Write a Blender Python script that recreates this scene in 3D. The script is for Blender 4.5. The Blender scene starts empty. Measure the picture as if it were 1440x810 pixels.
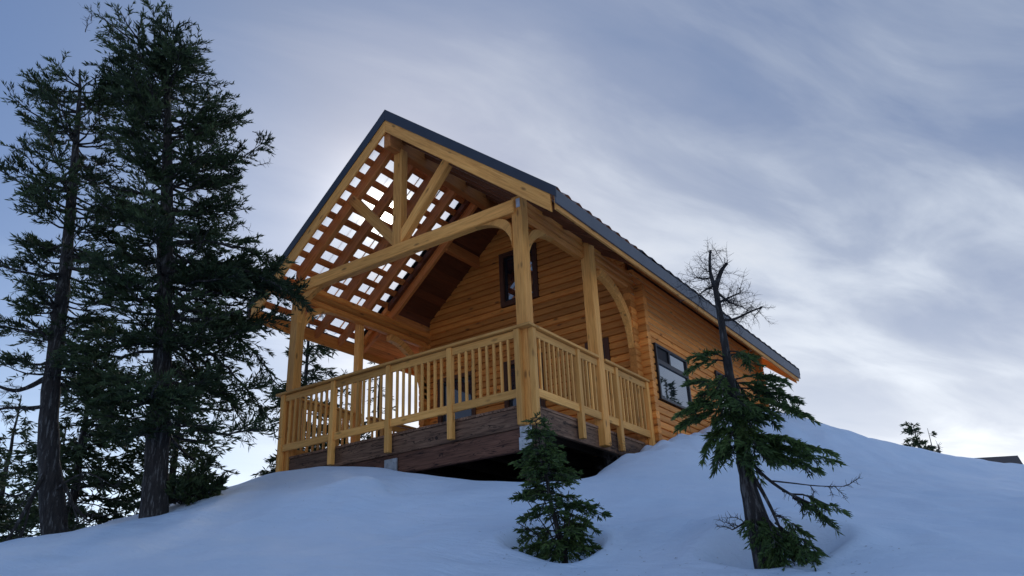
import bpy, math, random
import numpy as np
from mathutils import Vector, Matrix

random.seed(7)
rng = np.random.default_rng(11)
S = bpy.context.scene
COL = S.collection

# ------------------------------------------------------------------ camera
CAM = np.array([5.8717, -9.0263, -3.0919])
CR = np.array([0.81762965, 0.57427283, -0.04113965])
CU = np.array([0.26000207, -0.30453823, 0.91632712])
CF = np.array([-0.51369317, 0.75991262, 0.39831161])
FPX = 1138.14
cam = bpy.data.cameras.new("camera")
cam.sensor_width = 36.0
cam.lens = 36.0 * FPX / 1440.0
cam.clip_start = 0.05
cam.clip_end = 6000
camo = bpy.data.objects.new("camera", cam)
COL.objects.link(camo)
camo.matrix_world = Matrix((
    (CR[0], CU[0], -CF[0], CAM[0]),
    (CR[1], CU[1], -CF[1], CAM[1]),
    (CR[2], CU[2], -CF[2], CAM[2]),
    (0, 0, 0, 1)))
S.camera = camo

# ------------------------------------------------------------------ light
SUN = np.array([-0.607, 0.6323, 0.4814]); SUN /= np.linalg.norm(SUN)
EL = math.asin(SUN[2]); AZ = math.atan2(SUN[0], SUN[1])
S.view_settings.view_transform = 'Standard'
S.view_settings.look = 'None'
S.view_settings.exposure = 0.0
S.view_settings.gamma = 1.0
S.view_settings.use_curve_mapping = False

sl = bpy.data.lights.new("sun", 'SUN')
sl.energy = 0.9
sl.angle = math.radians(10)
sl.color = (1.0, 0.93, 0.82)
so = bpy.data.objects.new("sun", sl)
COL.objects.link(so)
so.rotation_euler = Vector(SUN).to_track_quat('Z', 'Y').to_euler()

W = bpy.data.worlds.new("World")
S.world = W
W.use_nodes = True
nt = W.node_tree
N, L = nt.nodes, nt.links
N.clear()


def nd(t, **kw):
    n = N.new(t)
    for k, v in kw.items():
        setattr(n, k, v)
    return n


def vm(op, a, b=None):
    n = nd('ShaderNodeVectorMath', operation=op)
    for i, x in enumerate((a, b)):
        if x is None:
            continue
        if isinstance(x, (tuple, list)):
            n.inputs[i].default_value = x
        else:
            L.new(x, n.inputs[i])
    return n


def mt(op, a, b=None, c=None, clamp=False):
    n = nd('ShaderNodeMath', operation=op)
    n.use_clamp = clamp
    for i, x in enumerate((a, b, c)):
        if x is None:
            continue
        if isinstance(x, (int, float)):
            n.inputs[i].default_value = x
        else:
            L.new(x, n.inputs[i])
    return n.outputs[0]


def ramp(fac, stops):
    n = nd('ShaderNodeValToRGB')
    cr = n.color_ramp
    while len(cr.elements) > 1:
        cr.elements.remove(cr.elements[-1])
    for i, (p, c) in enumerate(stops):
        e = cr.elements[0] if i == 0 else cr.elements.new(p)
        e.position = p
        e.color = (*c, 1) if len(c) == 3 else c
    if fac is not None:
        L.new(fac, n.inputs[0])
    return n.outputs[0]


def mixc(fac, a, b, mode='MIX'):
    n = nd('ShaderNodeMix', data_type='RGBA', blend_type=mode)
    n.clamp_factor = True
    for i, x in ((0, fac), (6, a), (7, b)):
        if isinstance(x, (int, float)):
            n.inputs[i].default_value = x
        elif isinstance(x, tuple):
            n.inputs[i].default_value = (*x, 1)
        else:
            L.new(x, n.inputs[i])
    return n.outputs[2]


tc = nd('ShaderNodeTexCoord')
D = vm('NORMALIZE', tc.outputs['Generated']).outputs[0]
sep = nd('ShaderNodeSeparateXYZ'); L.new(D, sep.inputs[0])
sdot = vm('DOT_PRODUCT', D, tuple(SUN)).outputs['Value']
sky = nd('ShaderNodeTexSky')
sky.sky_type = 'NISHITA'
sky.sun_disc = False
sky.sun_elevation = EL
sky.sun_rotation = AZ
sky.air_density = 1.0
sky.dust_density = 1.0
# cloud deck: directions projected on a flat layer overhead, stretched along its drift
zc = mt('ADD', mt('MAXIMUM', sep.outputs[2], 0.0), 0.16)
comb = nd('ShaderNodeCombineXYZ')
L.new(mt('DIVIDE', sep.outputs[0], zc), comb.inputs[0])
L.new(mt('DIVIDE', sep.outputs[1], zc), comb.inputs[1])
mr = nd('ShaderNodeMapping')
mr.inputs['Rotation'].default_value = (0, 0, math.radians(-63))
L.new(comb.outputs[0], mr.inputs[0])
mp = nd('ShaderNodeMapping')
mp.inputs['Scale'].default_value = (0.62, 1.45, 1.0)
mp.inputs['Location'].default_value = (-2.5896, 1.7826, 0)
L.new(mr.outputs[0], mp.inputs[0])
n1 = nd('ShaderNodeTexNoise'); n1.inputs['Scale'].default_value = 0.95
n1.inputs['Detail'].default_value = 7; n1.inputs['Roughness'].default_value = 0.5
n1.inputs['Distortion'].default_value = 0.35
L.new(mp.outputs[0], n1.inputs['Vector'])
n2 = nd('ShaderNodeTexNoise'); n2.inputs['Scale'].default_value = 3.2
n2.inputs['Detail'].default_value = 6; n2.inputs['Roughness'].default_value = 0.55
n2.inputs['Distortion'].default_value = 0.5
L.new(mp.outputs[0], n2.inputs['Vector'])
clr = mt('ADD', mt('MULTIPLY', n1.outputs[0], 0.62), mt('MULTIPLY', n2.outputs[0], 0.38))
# the deck thins out to clear blue away on one side of the sun
blu = vm('DOT_PRODUCT', D, (-0.80, -0.55, 0.25)).outputs['Value']
bluf = mt('MULTIPLY_ADD', blu, 1.6, -0.12, clamp=True)
cl = mt('SUBTRACT', clr, mt('MULTIPLY', bluf, 0.13))
# cloud tone (radiance x 10, the background strength is 0.1)
cloud = ramp(cl, [(0.37, (1.45, 2.25, 4.1)), (0.455, (2.15, 2.85, 4.55)), (0.52, (3.3, 3.95, 5.4)), (0.60, (5.6, 6.2, 7.3)), (0.70, (7.6, 7.9, 8.4))])
# thinner veil and aureole round the sun, brighter band low on the sun's side
half = mt('MULTIPLY_ADD', sdot, 0.5, 0.5)
a1 = mt('POWER', half, 45.0)
a2 = mt('POWER', mt('MAXIMUM', sdot, 0.0), 520.0)
a3 = mt('POWER', mt('MAXIMUM', sdot, 0.0), 6000.0)
low = mt('MULTIPLY', mt('POWER', mt('SUBTRACT', 1.0, mt('ABSOLUTE', sep.outputs[2]), clamp=True), 6.0), mt('POWER', half, 3.0))
side = ramp(sdot, [(0.0, (0.60, 0.90, 1.12)), (0.35, (0.68, 0.88, 1.04)), (0.7, (0.95, 0.97, 1.0)), (1.0, (1.0, 1.0, 1.0))])
skyb = vm('MULTIPLY', mixc(0.80, sky.outputs[0], cloud), side).outputs[0]


def addc(base, fac, col):
    m = vm('SCALE', col); L.new(fac, m.inputs['Scale'])
    return vm('ADD', base, m.outputs[0]).outputs[0]


skyb = addc(skyb, a1, (0.4, 0.5, 0.6))
skyb = addc(skyb, a2, (6.0, 5.9, 5.5))
skyb = addc(skyb, a3, (140.0, 132.0, 112.0))
skyb = addc(skyb, low, (22.0, 20.8, 18.0))
# clear blue seen low on the left of the sun
lf = vm('DOT_PRODUCT', D, (-0.985, 0.12, 0.12)).outputs['Value']
lff = mt('MULTIPLY_ADD', lf, 3.2, -2.35, clamp=True)
skyb = vm('MULTIPLY', skyb, mixc(lff, (1.0, 1.0, 1.0), (0.60, 0.84, 1.12))).outputs[0]
# added warm glow low in the unseen sky opposite the sun, lights the wood
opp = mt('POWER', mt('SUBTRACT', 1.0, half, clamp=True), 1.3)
rear_fill = mt('MULTIPLY', mt('POWER', mt('SUBTRACT', 1.0, mt('ABSOLUTE', sep.outputs[2]), clamp=True), 3.0), opp)
skyb = addc(skyb, rear_fill, (9.2, 7.4, 5.5))
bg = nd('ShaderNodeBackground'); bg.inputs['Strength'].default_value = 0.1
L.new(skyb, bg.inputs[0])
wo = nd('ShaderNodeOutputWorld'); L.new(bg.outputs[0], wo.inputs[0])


# ------------------------------------------------------------------ helpers
def ray(u, v):
    w = CR * (u - 720) / FPX - CU * (v - 405) / FPX + CF
    return w / np.linalg.norm(w)


def at(u, v, hd):
    """point seen at photo pixel (u, v), hd metres away measured on the map"""
    w = ray(u, v)
    return CAM + w * hd / math.hypot(w[0], w[1])


def aty(u, v, y):
    w = ray(u, v)
    return CAM + w * (y - CAM[1]) / w[1]


def atx(u, v, x):
    w = ray(u, v)
    return CAM + w * (x - CAM[0]) / w[0]


# ------------------------------------------------------------------ materials
def new_mat(name):
    m = bpy.data.materials.new(name)
    m.use_nodes = True
    t = m.node_tree
    t.nodes.clear()
    out = t.nodes.new('ShaderNodeOutputMaterial')
    b = t.nodes.new('ShaderNodeBsdfPrincipled')
    t.links.new(b.outputs[0], out.inputs[0])
    return m, t, b, out


class NT:
    def __init__(s, t): s.t = t

    def n(s, typ, ins=None, **kw):
        x = s.t.nodes.new(typ)
        for k, v in kw.items():
            setattr(x, k, v)
        for k, v in (ins or {}).items():
            if hasattr(v, 'is_output'):
                s.t.links.new(v, x.inputs[k])
            else:
                x.inputs[k].default_value = v
        return x

    def ramp(s, fac, stops):
        x = s.n('ShaderNodeValToRGB')
        cr = x.color_ramp
        while len(cr.elements) > 1:
            cr.elements.remove(cr.elements[-1])
        for i, (p, c) in enumerate(stops):
            e = cr.elements[0] if i == 0 else cr.elements.new(p)
            e.position = p
            e.color = (*c, 1)
        s.t.links.new(fac, x.inputs[0])
        return x.outputs[0]

    def mix(s, fac, a, b, mode='MIX'):
        x = s.t.nodes.new('ShaderNodeMix')
        x.data_type = 'RGBA'; x.blend_type = mode
        for i, v in ((0, fac), (6, a), (7, b)):
            if hasattr(v, 'is_output'):
                s.t.links.new(v, x.inputs[i])
            elif isinstance(v, tuple):
                x.inputs[i].default_value = (*v, 1)
            else:
                x.inputs[i].default_value = v
        return x.outputs[2]


def wood(name, dark, mid, light, rough=0.62, knots=0.7, streak=0.0):
    m, t, b, _ = new_mat(name)
    q = NT(t)
    g = q.n('ShaderNodeAttribute', attribute_name='grain').outputs['Vector']
    tone = q.n('ShaderNodeAttribute', attribute_name='tone').outputs['Fac']
    mp = q.n('ShaderNodeMapping', {'Vector': g, 'Scale': (1.1, 16, 16)})
    nz = q.n('ShaderNodeTexNoise', {'Vector': mp.outputs[0], 'Scale': 2.2, 'Detail': 5, 'Roughness': 0.6, 'Distortion': 0.6})
    c = q.ramp(nz.outputs[0], [(0.28, dark), (0.52, mid), (0.75, light)])
    # knots
    mk = q.n('ShaderNodeMapping', {'Vector': g, 'Scale': (2.6, 7.0, 7.0)})
    vo = q.n('ShaderNodeTexVoronoi', {'Vector': mk.outputs[0], 'Scale': 1.0, 'Randomness': 1.0})
    kr = q.n('ShaderNodeMapRange', {'Value': vo.outputs['Distance'], 'From Min': 0.08, 'From Max': 0.20, 'To Min': 1.0, 'To Max': 0.0})
    kf = q.n('ShaderNodeMath', {0: kr.outputs[0], 1: knots}, operation='MULTIPLY', use_clamp=True)
    c = q.mix(kf.outputs[0], c, tuple(x * 0.32 for x in dark))
    if streak:      # drying checks: thin dark lines that wander along the grain
        ck = q.n('ShaderNodeTexNoise', {'Vector': q.n('ShaderNodeMapping', {'Vector': g, 'Scale': (0.9, 7, 7)}).outputs[0], 'Scale': 1.5, 'Detail': 3, 'Roughness': 0.55, 'Distortion': 0.8})
        d1 = q.n('ShaderNodeMath', {0: ck.outputs[0], 1: 0.5}, operation='SUBTRACT')
        d2 = q.n('ShaderNodeMath', {0: d1.outputs[0]}, operation='ABSOLUTE')
        d3 = q.n('ShaderNodeMapRange', {'Value': d2.outputs[0], 'From Min': 0.004, 'From Max': 0.016, 'To Min': 0.85, 'To Max': 0.0})
        c = q.mix(d3.outputs[0], c, tuple(x * 0.12 for x in dark))
    # board to board tone and large soft weather patches
    tn = q.n('ShaderNodeMapRange', {'Value': tone, 'To Min': 0.70, 'To Max': 1.18})
    n3 = q.n('ShaderNodeTexNoise', {'Vector': q.n('ShaderNodeMapping', {'Vector': g, 'Scale': (0.5, 3, 3)}).outputs[0], 'Scale': 1.3, 'Detail': 3})
    pm = q.n('ShaderNodeMapRange', {'Value': n3.outputs[0], 'From Min': 0.3, 'From Max': 0.7, 'To Min': 0.85 - streak, 'To Max': 1.1})
    f = q.n('ShaderNodeMath', {0: tn.outputs[0], 1: pm.outputs[0]}, operation='MULTIPLY')
    vv = q.n('ShaderNodeVectorMath', {0: c}, operation='SCALE')
    t.links.new(f.outputs[0], vv.inputs['Scale'])
    t.links.new(vv.outputs[0], b.inputs['Base Color'])
    b.inputs['Roughness'].default_value = rough
    b.inputs['Specular IOR Level'].default_value = 0.35
    bp = q.n('ShaderNodeBump', {'Height': nz.outputs[0], 'Strength': 0.25, 'Distance': 0.01})
    t.links.new(bp.outputs[0], b.inputs['Normal'])
    return m


M = {}
M['timber'] = wood('timber_fresh', (0.58, 0.235, 0.050), (0.81, 0.365, 0.085), (0.89, 0.455, 0.125), knots=0.75)
M['rail'] = wood('rail_fresh', (0.60, 0.270, 0.060), (0.83, 0.405, 0.102), (0.90, 0.49, 0.145), knots=0.55)
M['log'] = wood('log_siding', (0.60, 0.205, 0.038), (0.80, 0.30, 0.058), (0.87, 0.385, 0.085), knots=0.8)
M['shaded_wood'] = wood('shaded_roof_wood', (0.12, 0.036, 0.011), (0.17, 0.052, 0.016), (0.21, 0.07, 0.022), knots=0.4)  # darker copy of the roof wood, porch shade put into its colour
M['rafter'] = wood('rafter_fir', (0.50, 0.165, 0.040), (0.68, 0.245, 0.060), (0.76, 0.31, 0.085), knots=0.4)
M['beam'] = wood('weathered_beam', (0.10, 0.050, 0.030), (0.27, 0.150, 0.092), (0.42, 0.25, 0.155), rough=0.75, knots=0.5, streak=0.25)
M['beam2'] = wood('weathered_red_beam', (0.085, 0.036, 0.022), (0.20, 0.092, 0.058), (0.30, 0.15, 0.095), rough=0.8, knots=0.5, streak=0.25)
M['trim'] = wood('brown_trim', (0.07, 0.028, 0.015), (0.11, 0.045, 0.024), (0.15, 0.065, 0.035), knots=0.1)
M['joist'] = wood('dark_joist', (0.03, 0.02, 0.014), (0.06, 0.04, 0.028), (0.08, 0.055, 0.04), rough=0.8, knots=0.2)


def plain(name, col, rough=0.5, metal=0.0, var=0.12, scale=9.0, spec=0.5):
    m, t, b, _ = new_mat(name)
    q = NT(t)
    tcn = q.n('ShaderNodeTexCoord')
    nz = q.n('ShaderNodeTexNoise', {'Vector': tcn.outputs['Object'], 'Scale': scale, 'Detail': 5})
    c = q.ramp(nz.outputs[0], [(0.3, tuple(x * (1 - var) for x in col)), (0.7, tuple(x * (1 + var) for x in col))])
    t.links.new(c, b.inputs['Base Color'])
    b.inputs['Roughness'].default_value = rough
    b.inputs['Metallic'].default_value = metal
    b.inputs['Specular IOR Level'].default_value = spec
    return m


M['slate'] = plain('slate_metal', (0.030, 0.034, 0.046), 0.45, 0.0, 0.12, 3.0)
M['gutter'] = plain('gutter_metal', (0.085, 0.088, 0.102), 0.5, 0.0, 0.1, 2.0)
M['tile'] = plain('roof_tile_metal', (0.030, 0.034, 0.044), 0.6, 0.0, 0.2, 6.0)
M['steel'] = plain('galvanised_steel', (0.42, 0.46, 0.50), 0.45, 0.6, 0.2, 14.0)
M['frame'] = plain('black_frame', (0.012, 0.013, 0.017), 0.4)
M['curtain'] = plain('dark_room', (0.02, 0.018, 0.02), 0.8)
M['seam_light'] = plain('seam_highlight', (0.70, 0.45, 0.20), 0.5)  # pale colour standing in for light on the log grooves
M['bark'] = None


def glass_mat():
    m, t, b, _ = new_mat('window_glass')
    b.inputs['Base Color'].default_value = (0.012, 0.016, 0.022, 1)
    b.inputs['Roughness'].default_value = 0.02
    b.inputs['Specular IOR Level'].default_value = 1.0
    b.inputs['Coat Weight'].default_value = 1.0
    b.inputs['Coat IOR'].default_value = 2.4
    b.inputs['Coat Roughness'].default_value = 0.01
    return m


M['glass'] = glass_mat()


M['door_glass'] = plain('door_glass', (0.012, 0.02, 0.04), 0.04, 0.0, 0.05, 2.0, 0.9)


def clear_mat():
    m, t, b, out = new_mat('clear_polycarbonate')
    q = NT(t)
    tr = q.n('ShaderNodeBsdfTransparent', {'Color': (0.90, 0.92, 0.93, 1)})
    tl = q.n('ShaderNodeBsdfTranslucent', {'Color': (0.75, 0.78, 0.8, 1)})
    gl = q.n('ShaderNodeBsdfGlossy', {'Color': (1, 1, 1, 1), 'Roughness': 0.12})
    fr = q.n('ShaderNodeFresnel', {'IOR': 1.12})
    m1 = q.n('ShaderNodeMixShader', {0: 0.2}); t.links.new(tr.outputs[0], m1.inputs[1]); t.links.new(tl.outputs[0], m1.inputs[2])
    m2 = q.n('ShaderNodeMixShader', {0: fr.outputs[0]}); t.links.new(m1.outputs[0], m2.inputs[1]); t.links.new(gl.outputs[0], m2.inputs[2])
    t.nodes.remove(b)
    t.links.new(m2.outputs[0], out.inputs[0])
    return m


M['clear'] = clear_mat()


def snow_mat():
    m, t, b, _ = new_mat('snow')
    q = NT(t)
    tcn = q.n('ShaderNodeTexCoord')
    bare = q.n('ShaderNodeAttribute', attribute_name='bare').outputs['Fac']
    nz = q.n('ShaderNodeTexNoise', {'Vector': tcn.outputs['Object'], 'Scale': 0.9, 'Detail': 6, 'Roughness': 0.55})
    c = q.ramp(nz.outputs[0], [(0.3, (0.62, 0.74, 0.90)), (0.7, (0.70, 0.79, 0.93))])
    shaded_soil = q.ramp(q.n('ShaderNodeTexNoise', {'Vector': tcn.outputs['Object'], 'Scale': 6.0, 'Detail': 6}).outputs[0],
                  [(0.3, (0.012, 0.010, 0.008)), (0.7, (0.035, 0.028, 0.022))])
    # needle litter and dirt specks dropped on the snow
    vo = q.n('ShaderNodeTexVoronoi', {'Vector': tcn.outputs['Object'], 'Scale': 5.0})
    sp = q.n('ShaderNodeMapRange', {'Value': vo.outputs['Distance'], 'From Min': 0.015, 'From Max': 0.05, 'To Min': 0.45, 'To Max': 0.0})
    c = q.mix(sp.outputs[0], c, (0.20, 0.17, 0.13))
    c = q.mix(bare, c, shaded_soil)  # bare ground under the deck, near black: the void's shade in its colour
    t.links.new(c, b.inputs['Base Color'])
    b.inputs['Roughness'].default_value = 0.65
    b.inputs['Specular IOR Level'].default_value = 0.2
    n2 = q.n('ShaderNodeTexNoise', {'Vector': tcn.outputs['Object'], 'Scale': 3.0, 'Detail': 8, 'Roughness': 0.6})
    rp = q.n('ShaderNodeTexNoise', {'Vector': q.n('ShaderNodeMapping', {'Vector': tcn.outputs['Object'], 'Rotation': (0, 0, 0.6), 'Scale': (1.2, 5.0, 1.2)}).outputs[0], 'Scale': 1.6, 'Detail': 7, 'Roughness': 0.62})
    gr = q.n('ShaderNodeTexNoise', {'Vector': tcn.outputs['Object'], 'Scale': 55.0, 'Detail': 3, 'Roughness': 0.7})
    h1 = q.n('ShaderNodeMath', {0: rp.outputs[0], 1: 0.9, 2: n2.outputs[0]}, operation='MULTIPLY_ADD')
    h2 = q.n('ShaderNodeMath', {0: gr.outputs[0], 1: 0.16, 2: h1.outputs[0]}, operation='MULTIPLY_ADD')
    bp = q.n('ShaderNodeBump', {'Height': h2.outputs[0], 'Strength': 0.7, 'Distance': 0.05})
    t.links.new(bp.outputs[0], b.inputs['Normal'])
    return m


M['snow'] = snow_mat()


def bark_mat(name, a, c, lich):
    m, t, b, _ = new_mat(name)
    q = NT(t)
    tcn = q.n('ShaderNodeTexCoord')
    mp = q.n('ShaderNodeMapping', {'Vector': tcn.outputs['Object'], 'Scale': (14, 14, 3.0)})
    nz = q.n('ShaderNodeTexNoise', {'Vector': mp.outputs[0], 'Scale': 1.6, 'Detail': 6, 'Roughness': 0.65})
    col = q.ramp(nz.outputs[0], [(0.32, a), (0.6, c)])
    n2 = q.n('ShaderNodeTexNoise', {'Vector': q.n('ShaderNodeMapping', {'Vector': tcn.outputs['Object'], 'Scale': (14, 14, 2.5)}).outputs[0], 'Scale': 1.7, 'Detail': 6, 'Roughness': 0.7})
    lf = q.n('ShaderNodeMapRange', {'Value': n2.outputs[0], 'From Min': 0.53, 'From Max': 0.62, 'To Min': 0.0, 'To Max': 0.75})
    col = q.mix(lf.outputs[0], col, lich)
    t.links.new(col, b.inputs['Base Color'])
    b.inputs['Roughness'].default_value = 0.9
    bp = q.n('ShaderNodeBump', {'Height': nz.outputs[0], 'Strength': 1.0, 'Distance': 0.05})
    t.links.new(bp.outputs[0], b.inputs['Normal'])
    return m


M['bark'] = bark_mat('hemlock_bark', (0.008, 0.007, 0.007), (0.032, 0.027, 0.025), (0.15, 0.15, 0.148))
M['deadwood'] = bark_mat('dead_twig', (0.035, 0.028, 0.026), (0.085, 0.07, 0.065), (0.12, 0.115, 0.11))


def leaf_mat(name, a, c, tl=0.25):
    m, t, b, out = new_mat(name)
    q = NT(t)
    tone = q.n('ShaderNodeAttribute', attribute_name='tone').outputs['Fac']
    col = q.ramp(tone, [(0.0, a), (1.0, c)])
    t.links.new(col, b.inputs['Base Color'])
    b.inputs['Roughness'].default_value = 0.6
    b.inputs['Specular IOR Level'].default_value = 0.3
    tr = q.n('ShaderNodeBsdfTranslucent', {'Color': col})
    mx = q.n('ShaderNodeMixShader', {0: tl}); t.links.new(b.outputs[0], mx.inputs[1]); t.links.new(tr.outputs[0], mx.inputs[2])
    t.links.new(mx.outputs[0], out.inputs[0])
    return m


M['needle'] = leaf_mat('hemlock_needles', (0.014, 0.028, 0.012), (0.070, 0.105, 0.040))
M['needle2'] = leaf_mat('young_needles', (0.028, 0.060, 0.018), (0.120, 0.185, 0.050))
M['hutroof'] = plain('brown_hut_roof', (0.055, 0.038, 0.036), 0.6)
M['hutwall'] = plain('brown_hut_wall', (0.10, 0.06, 0.045), 0.7)


# ------------------------------------------------------------------ mesh builder
class MB:
    def __init__(s):
        s.v = []; s.f = []; s.g = []; s.t = []

    def poly(s, pts, faces, along=(1, 0, 0)):
        a = Vector(along).normalized()
        h = Vector((0, 0, 1)) if abs(a.z) < 0.9 else Vector((1, 0, 0))
        b = h.cross(a).normalized(); c = a.cross(b)
        off = [random.uniform(0, 60) for _ in range(3)]
        tone = random.random()
        o = len(s.v)
        for p in pts:
            p = Vector(p)
            s.v.append(tuple(p))
            s.g.append((p.dot(a) + off[0], p.dot(b) + off[1], p.dot(c) + off[2]))
            s.t.append(tone)
        for f in faces:
            s.f.append(tuple(i + o for i in f))

    def ext(s, ring, vec, along=None):
        """prism: polygon ring pushed along vec"""
        n = len(ring); vec = Vector(vec)
        A = [Vector(p) for p in ring]; B = [p + vec for p in A]
        nn = Vector((0, 0, 0))
        for i in range(n):
            nn += A[i].cross(A[(i + 1) % n])
        if nn.dot(vec) > 0:
            A.reverse(); B.reverse()
        f = [tuple(range(n)), tuple(range(2 * n - 1, n - 1, -1))]
        for i in range(n):
            j = (i + 1) % n
            f.append((j, i, n + i, n + j))
        s.poly(A + B, f, along or vec)

    def box(s, lo, hi, along=None):
        d = [hi[i] - lo[i] for i in range(3)]
        if along is None:
            k = max(range(3), key=lambda i: abs(d[i])); along = [0, 0, 0]; along[k] = 1
        x0, y0, z0 = lo; x1, y1, z1 = hi
        s.ext([(x0, y0, z0), (x1, y0, z0), (x1, y1, z0), (x0, y1, z0)], (0, 0, z1 - z0), along)

    def arc(s, c, r0, r1, a0, a1, plane, lo, hi, n=14):
        """curved band (timber brace) in plane 'xz' or 'yz' from lo to hi across it"""
        ring = []
        for i in range(n + 1):
            a = math.radians(a0 + (a1 - a0) * i / n); ring.append((c[0] + r1 * math.cos(a), c[1] + r1 * math.sin(a)))
        for i in range(n, -1, -1):
            a = math.radians(a0 + (a1 - a0) * i / n); ring.append((c[0] + r0 * math.cos(a), c[1] + r0 * math.sin(a)))
        if plane == 'yz':
            s.ext([(lo, p[0], p[1]) for p in ring], (hi - lo, 0, 0), (0, 0.7, 0.7))
        else:
            s.ext([(p[0], lo, p[1]) for p in ring], (0, hi - lo, 0), (0.7, 0, 0.7))

    def build(s, name, mat, parent=None, bevel=0.0, smooth=False):
        me = bpy.data.meshes.new(name)
        me.from_pydata(s.v, [], s.f)
        at_ = me.attributes.new('grain', 'FLOAT_VECTOR', 'POINT')
        at_.data.foreach_set('vector', np.array(s.g, dtype=np.float32).ravel())
        t_ = me.attributes.new('tone', 'FLOAT', 'POINT')
        t_.data.foreach_set('value', np.array(s.t, dtype=np.float32))
        me.materials.append(mat)
        if smooth:
            me.shade_smooth()
        o = bpy.data.objects.new(name, me)
        COL.objects.link(o)
        if parent:
            o.parent = parent
        if bevel:
            b = o.modifiers.new('bevel', 'BEVEL')
            b.width = bevel; b.segments = 1; b.limit_method = 'ANGLE'; b.angle_limit = math.radians(40)
        return o


def fast(name, V, F4, mat, parent=None, smooth=False, tone=None, extra=None):
    """mesh from numpy arrays: V (n,3), F4 (m,4) quads"""
    V = np.asarray(V, np.float32); F4 = np.asarray(F4, np.int32)
    me = bpy.data.meshes.new(name)
    me.vertices.add(len(V)); me.vertices.foreach_set('co', V.ravel())
    k = F4.shape[1]
    me.loops.add(F4.size); me.loops.foreach_set('vertex_index', F4.ravel())
    me.polygons.add(len(F4))
    me.polygons.foreach_set('loop_start', np.arange(0, F4.size, k, dtype=np.int32))
    me.polygons.foreach_set('loop_total', np.full(len(F4), k, np.int32))
    me.update(calc_edges=True)
    if tone is not None:
        a = me.attributes.new('tone', 'FLOAT', 'POINT'); a.data.foreach_set('value', np.asarray(tone, np.float32))
    for nm, arr in (extra or {}).items():
        a = me.attributes.new(nm, 'FLOAT', 'POINT'); a.data.foreach_set('value', np.asarray(arr, np.float32))
    me.materials.append(mat)
    if smooth:
        me.shade_smooth()
    o = bpy.data.objects.new(name, me)
    COL.objects.link(o)
    if parent:
        o.parent = parent
    return o


def thing(name, label, cat, loc=(0, 0, 0), group=None):
    o = bpy.data.objects.new(name, None)
    COL.objects.link(o)
    o.location = tuple(float(x) for x in loc)
    o.empty_display_size = 0.3
    o['label'] = label; o['category'] = cat
    if group:
        o['group'] = group
    return o


def keep(o, parent):
    """parent a world-space mesh to a thing whose Empty stands elsewhere"""
    o.parent = parent
    o.matrix_parent_inverse = Matrix.Translation(parent.location).inverted()
    return o


# ------------------------------------------------------------------ terrain (snow)
TP = []


def tp(p):
    TP.append(tuple(float(x) for x in p))


# crest of the knoll on the left, up to the porch
for u, v, h in [(-140, 800, 12.6), (0, 768, 12.6), (100, 744, 12.4), (215, 719, 12.2), (300, 693, 12.8), (350, 678, 13.4)]:
    tp(at(u, v, h))
for u, v in [(395, 666), (430, 661), (465, 657), (505, 658), (545, 660)]:
    tp(aty(u, v, -0.13))
for u, v in [(600, 668), (650, 674), (700, 677), (760, 678), (815, 677)]:
    tp(aty(u, v, -0.25))
for u, v, x in [(840, 668, 0.2), (860, 661, 0.12), (900, 645, 0.1), (930, 633, 0.08), (965, 617, 0.06), (1000, 600, 0.05), (1040, 583, 0.1), (1058, 578, .15)]:
    tp(atx(u, v, x))
for u, v, h in [(1085, 586, 19.4), (1120, 597, 19.8), (1160, 608, 20.4), (1200, 617, 21), (1270, 633, 22), (1350, 645, 22.6), (1440, 656, 23), (1600, 672, 23)]:
    tp(at(u, v, h))
for u, v in [(390, 672), (430, 668), (465, 666), (505, 667), (545, 669), (600, 677), (650, 684)]:
    tp(aty(u, v, -0.75))
for u, v in [(400, 684), (465, 682), (545, 686), (600, 694)]:
    tp(aty(u, v, -1.6))
for x in (-4.6, -3.9, -3.2, -2.5):
    tp((x, 0.35, -0.66 - 0.16 * (x + 4.6)))
# near face of the slope
for u, v, h in [(-100, 810, 9), (0, 809, 8.6), (200, 770, 9.2), (300, 740, 10), (400, 745, 9.0), (400, 809, 6.2), (550, 700, 10.2), (600, 740, 8.4),
                (640, 785, 6.7), (720, 811, 6.1), (1000, 811, 5.65), (1160, 812, 5.65), (1000, 745, 6.75), (1180, 740, 6.8), (700, 745, 7.35), (850, 745, 7.35), (850, 806, 6.3), (860, 735, 8.0), (900, 690, 9.6), (930, 770, 6.75), (1000, 660, 11.6), (1000, 720, 8.4), (1080, 660, 12.8),
                (1120, 640, 15), (1290, 760, 6.7), (1240, 690, 12), (1300, 810, 5.2), (1330, 660, 18.0), (1400, 690, 15), (1440, 760, 8), (1560, 790, 7), (1040, 620, 15.2),
                (1160, 700, 10.4), (690, 720, 8.6), (500, 770, 7.4)]:
    tp(at(u, v, h))
PS = at(782, 782, 6.9)      # foot of the sapling
PR = at(1085, 786, 6.2)     # foot of the stunted hemlock
tp(PS); tp(PR)
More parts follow.
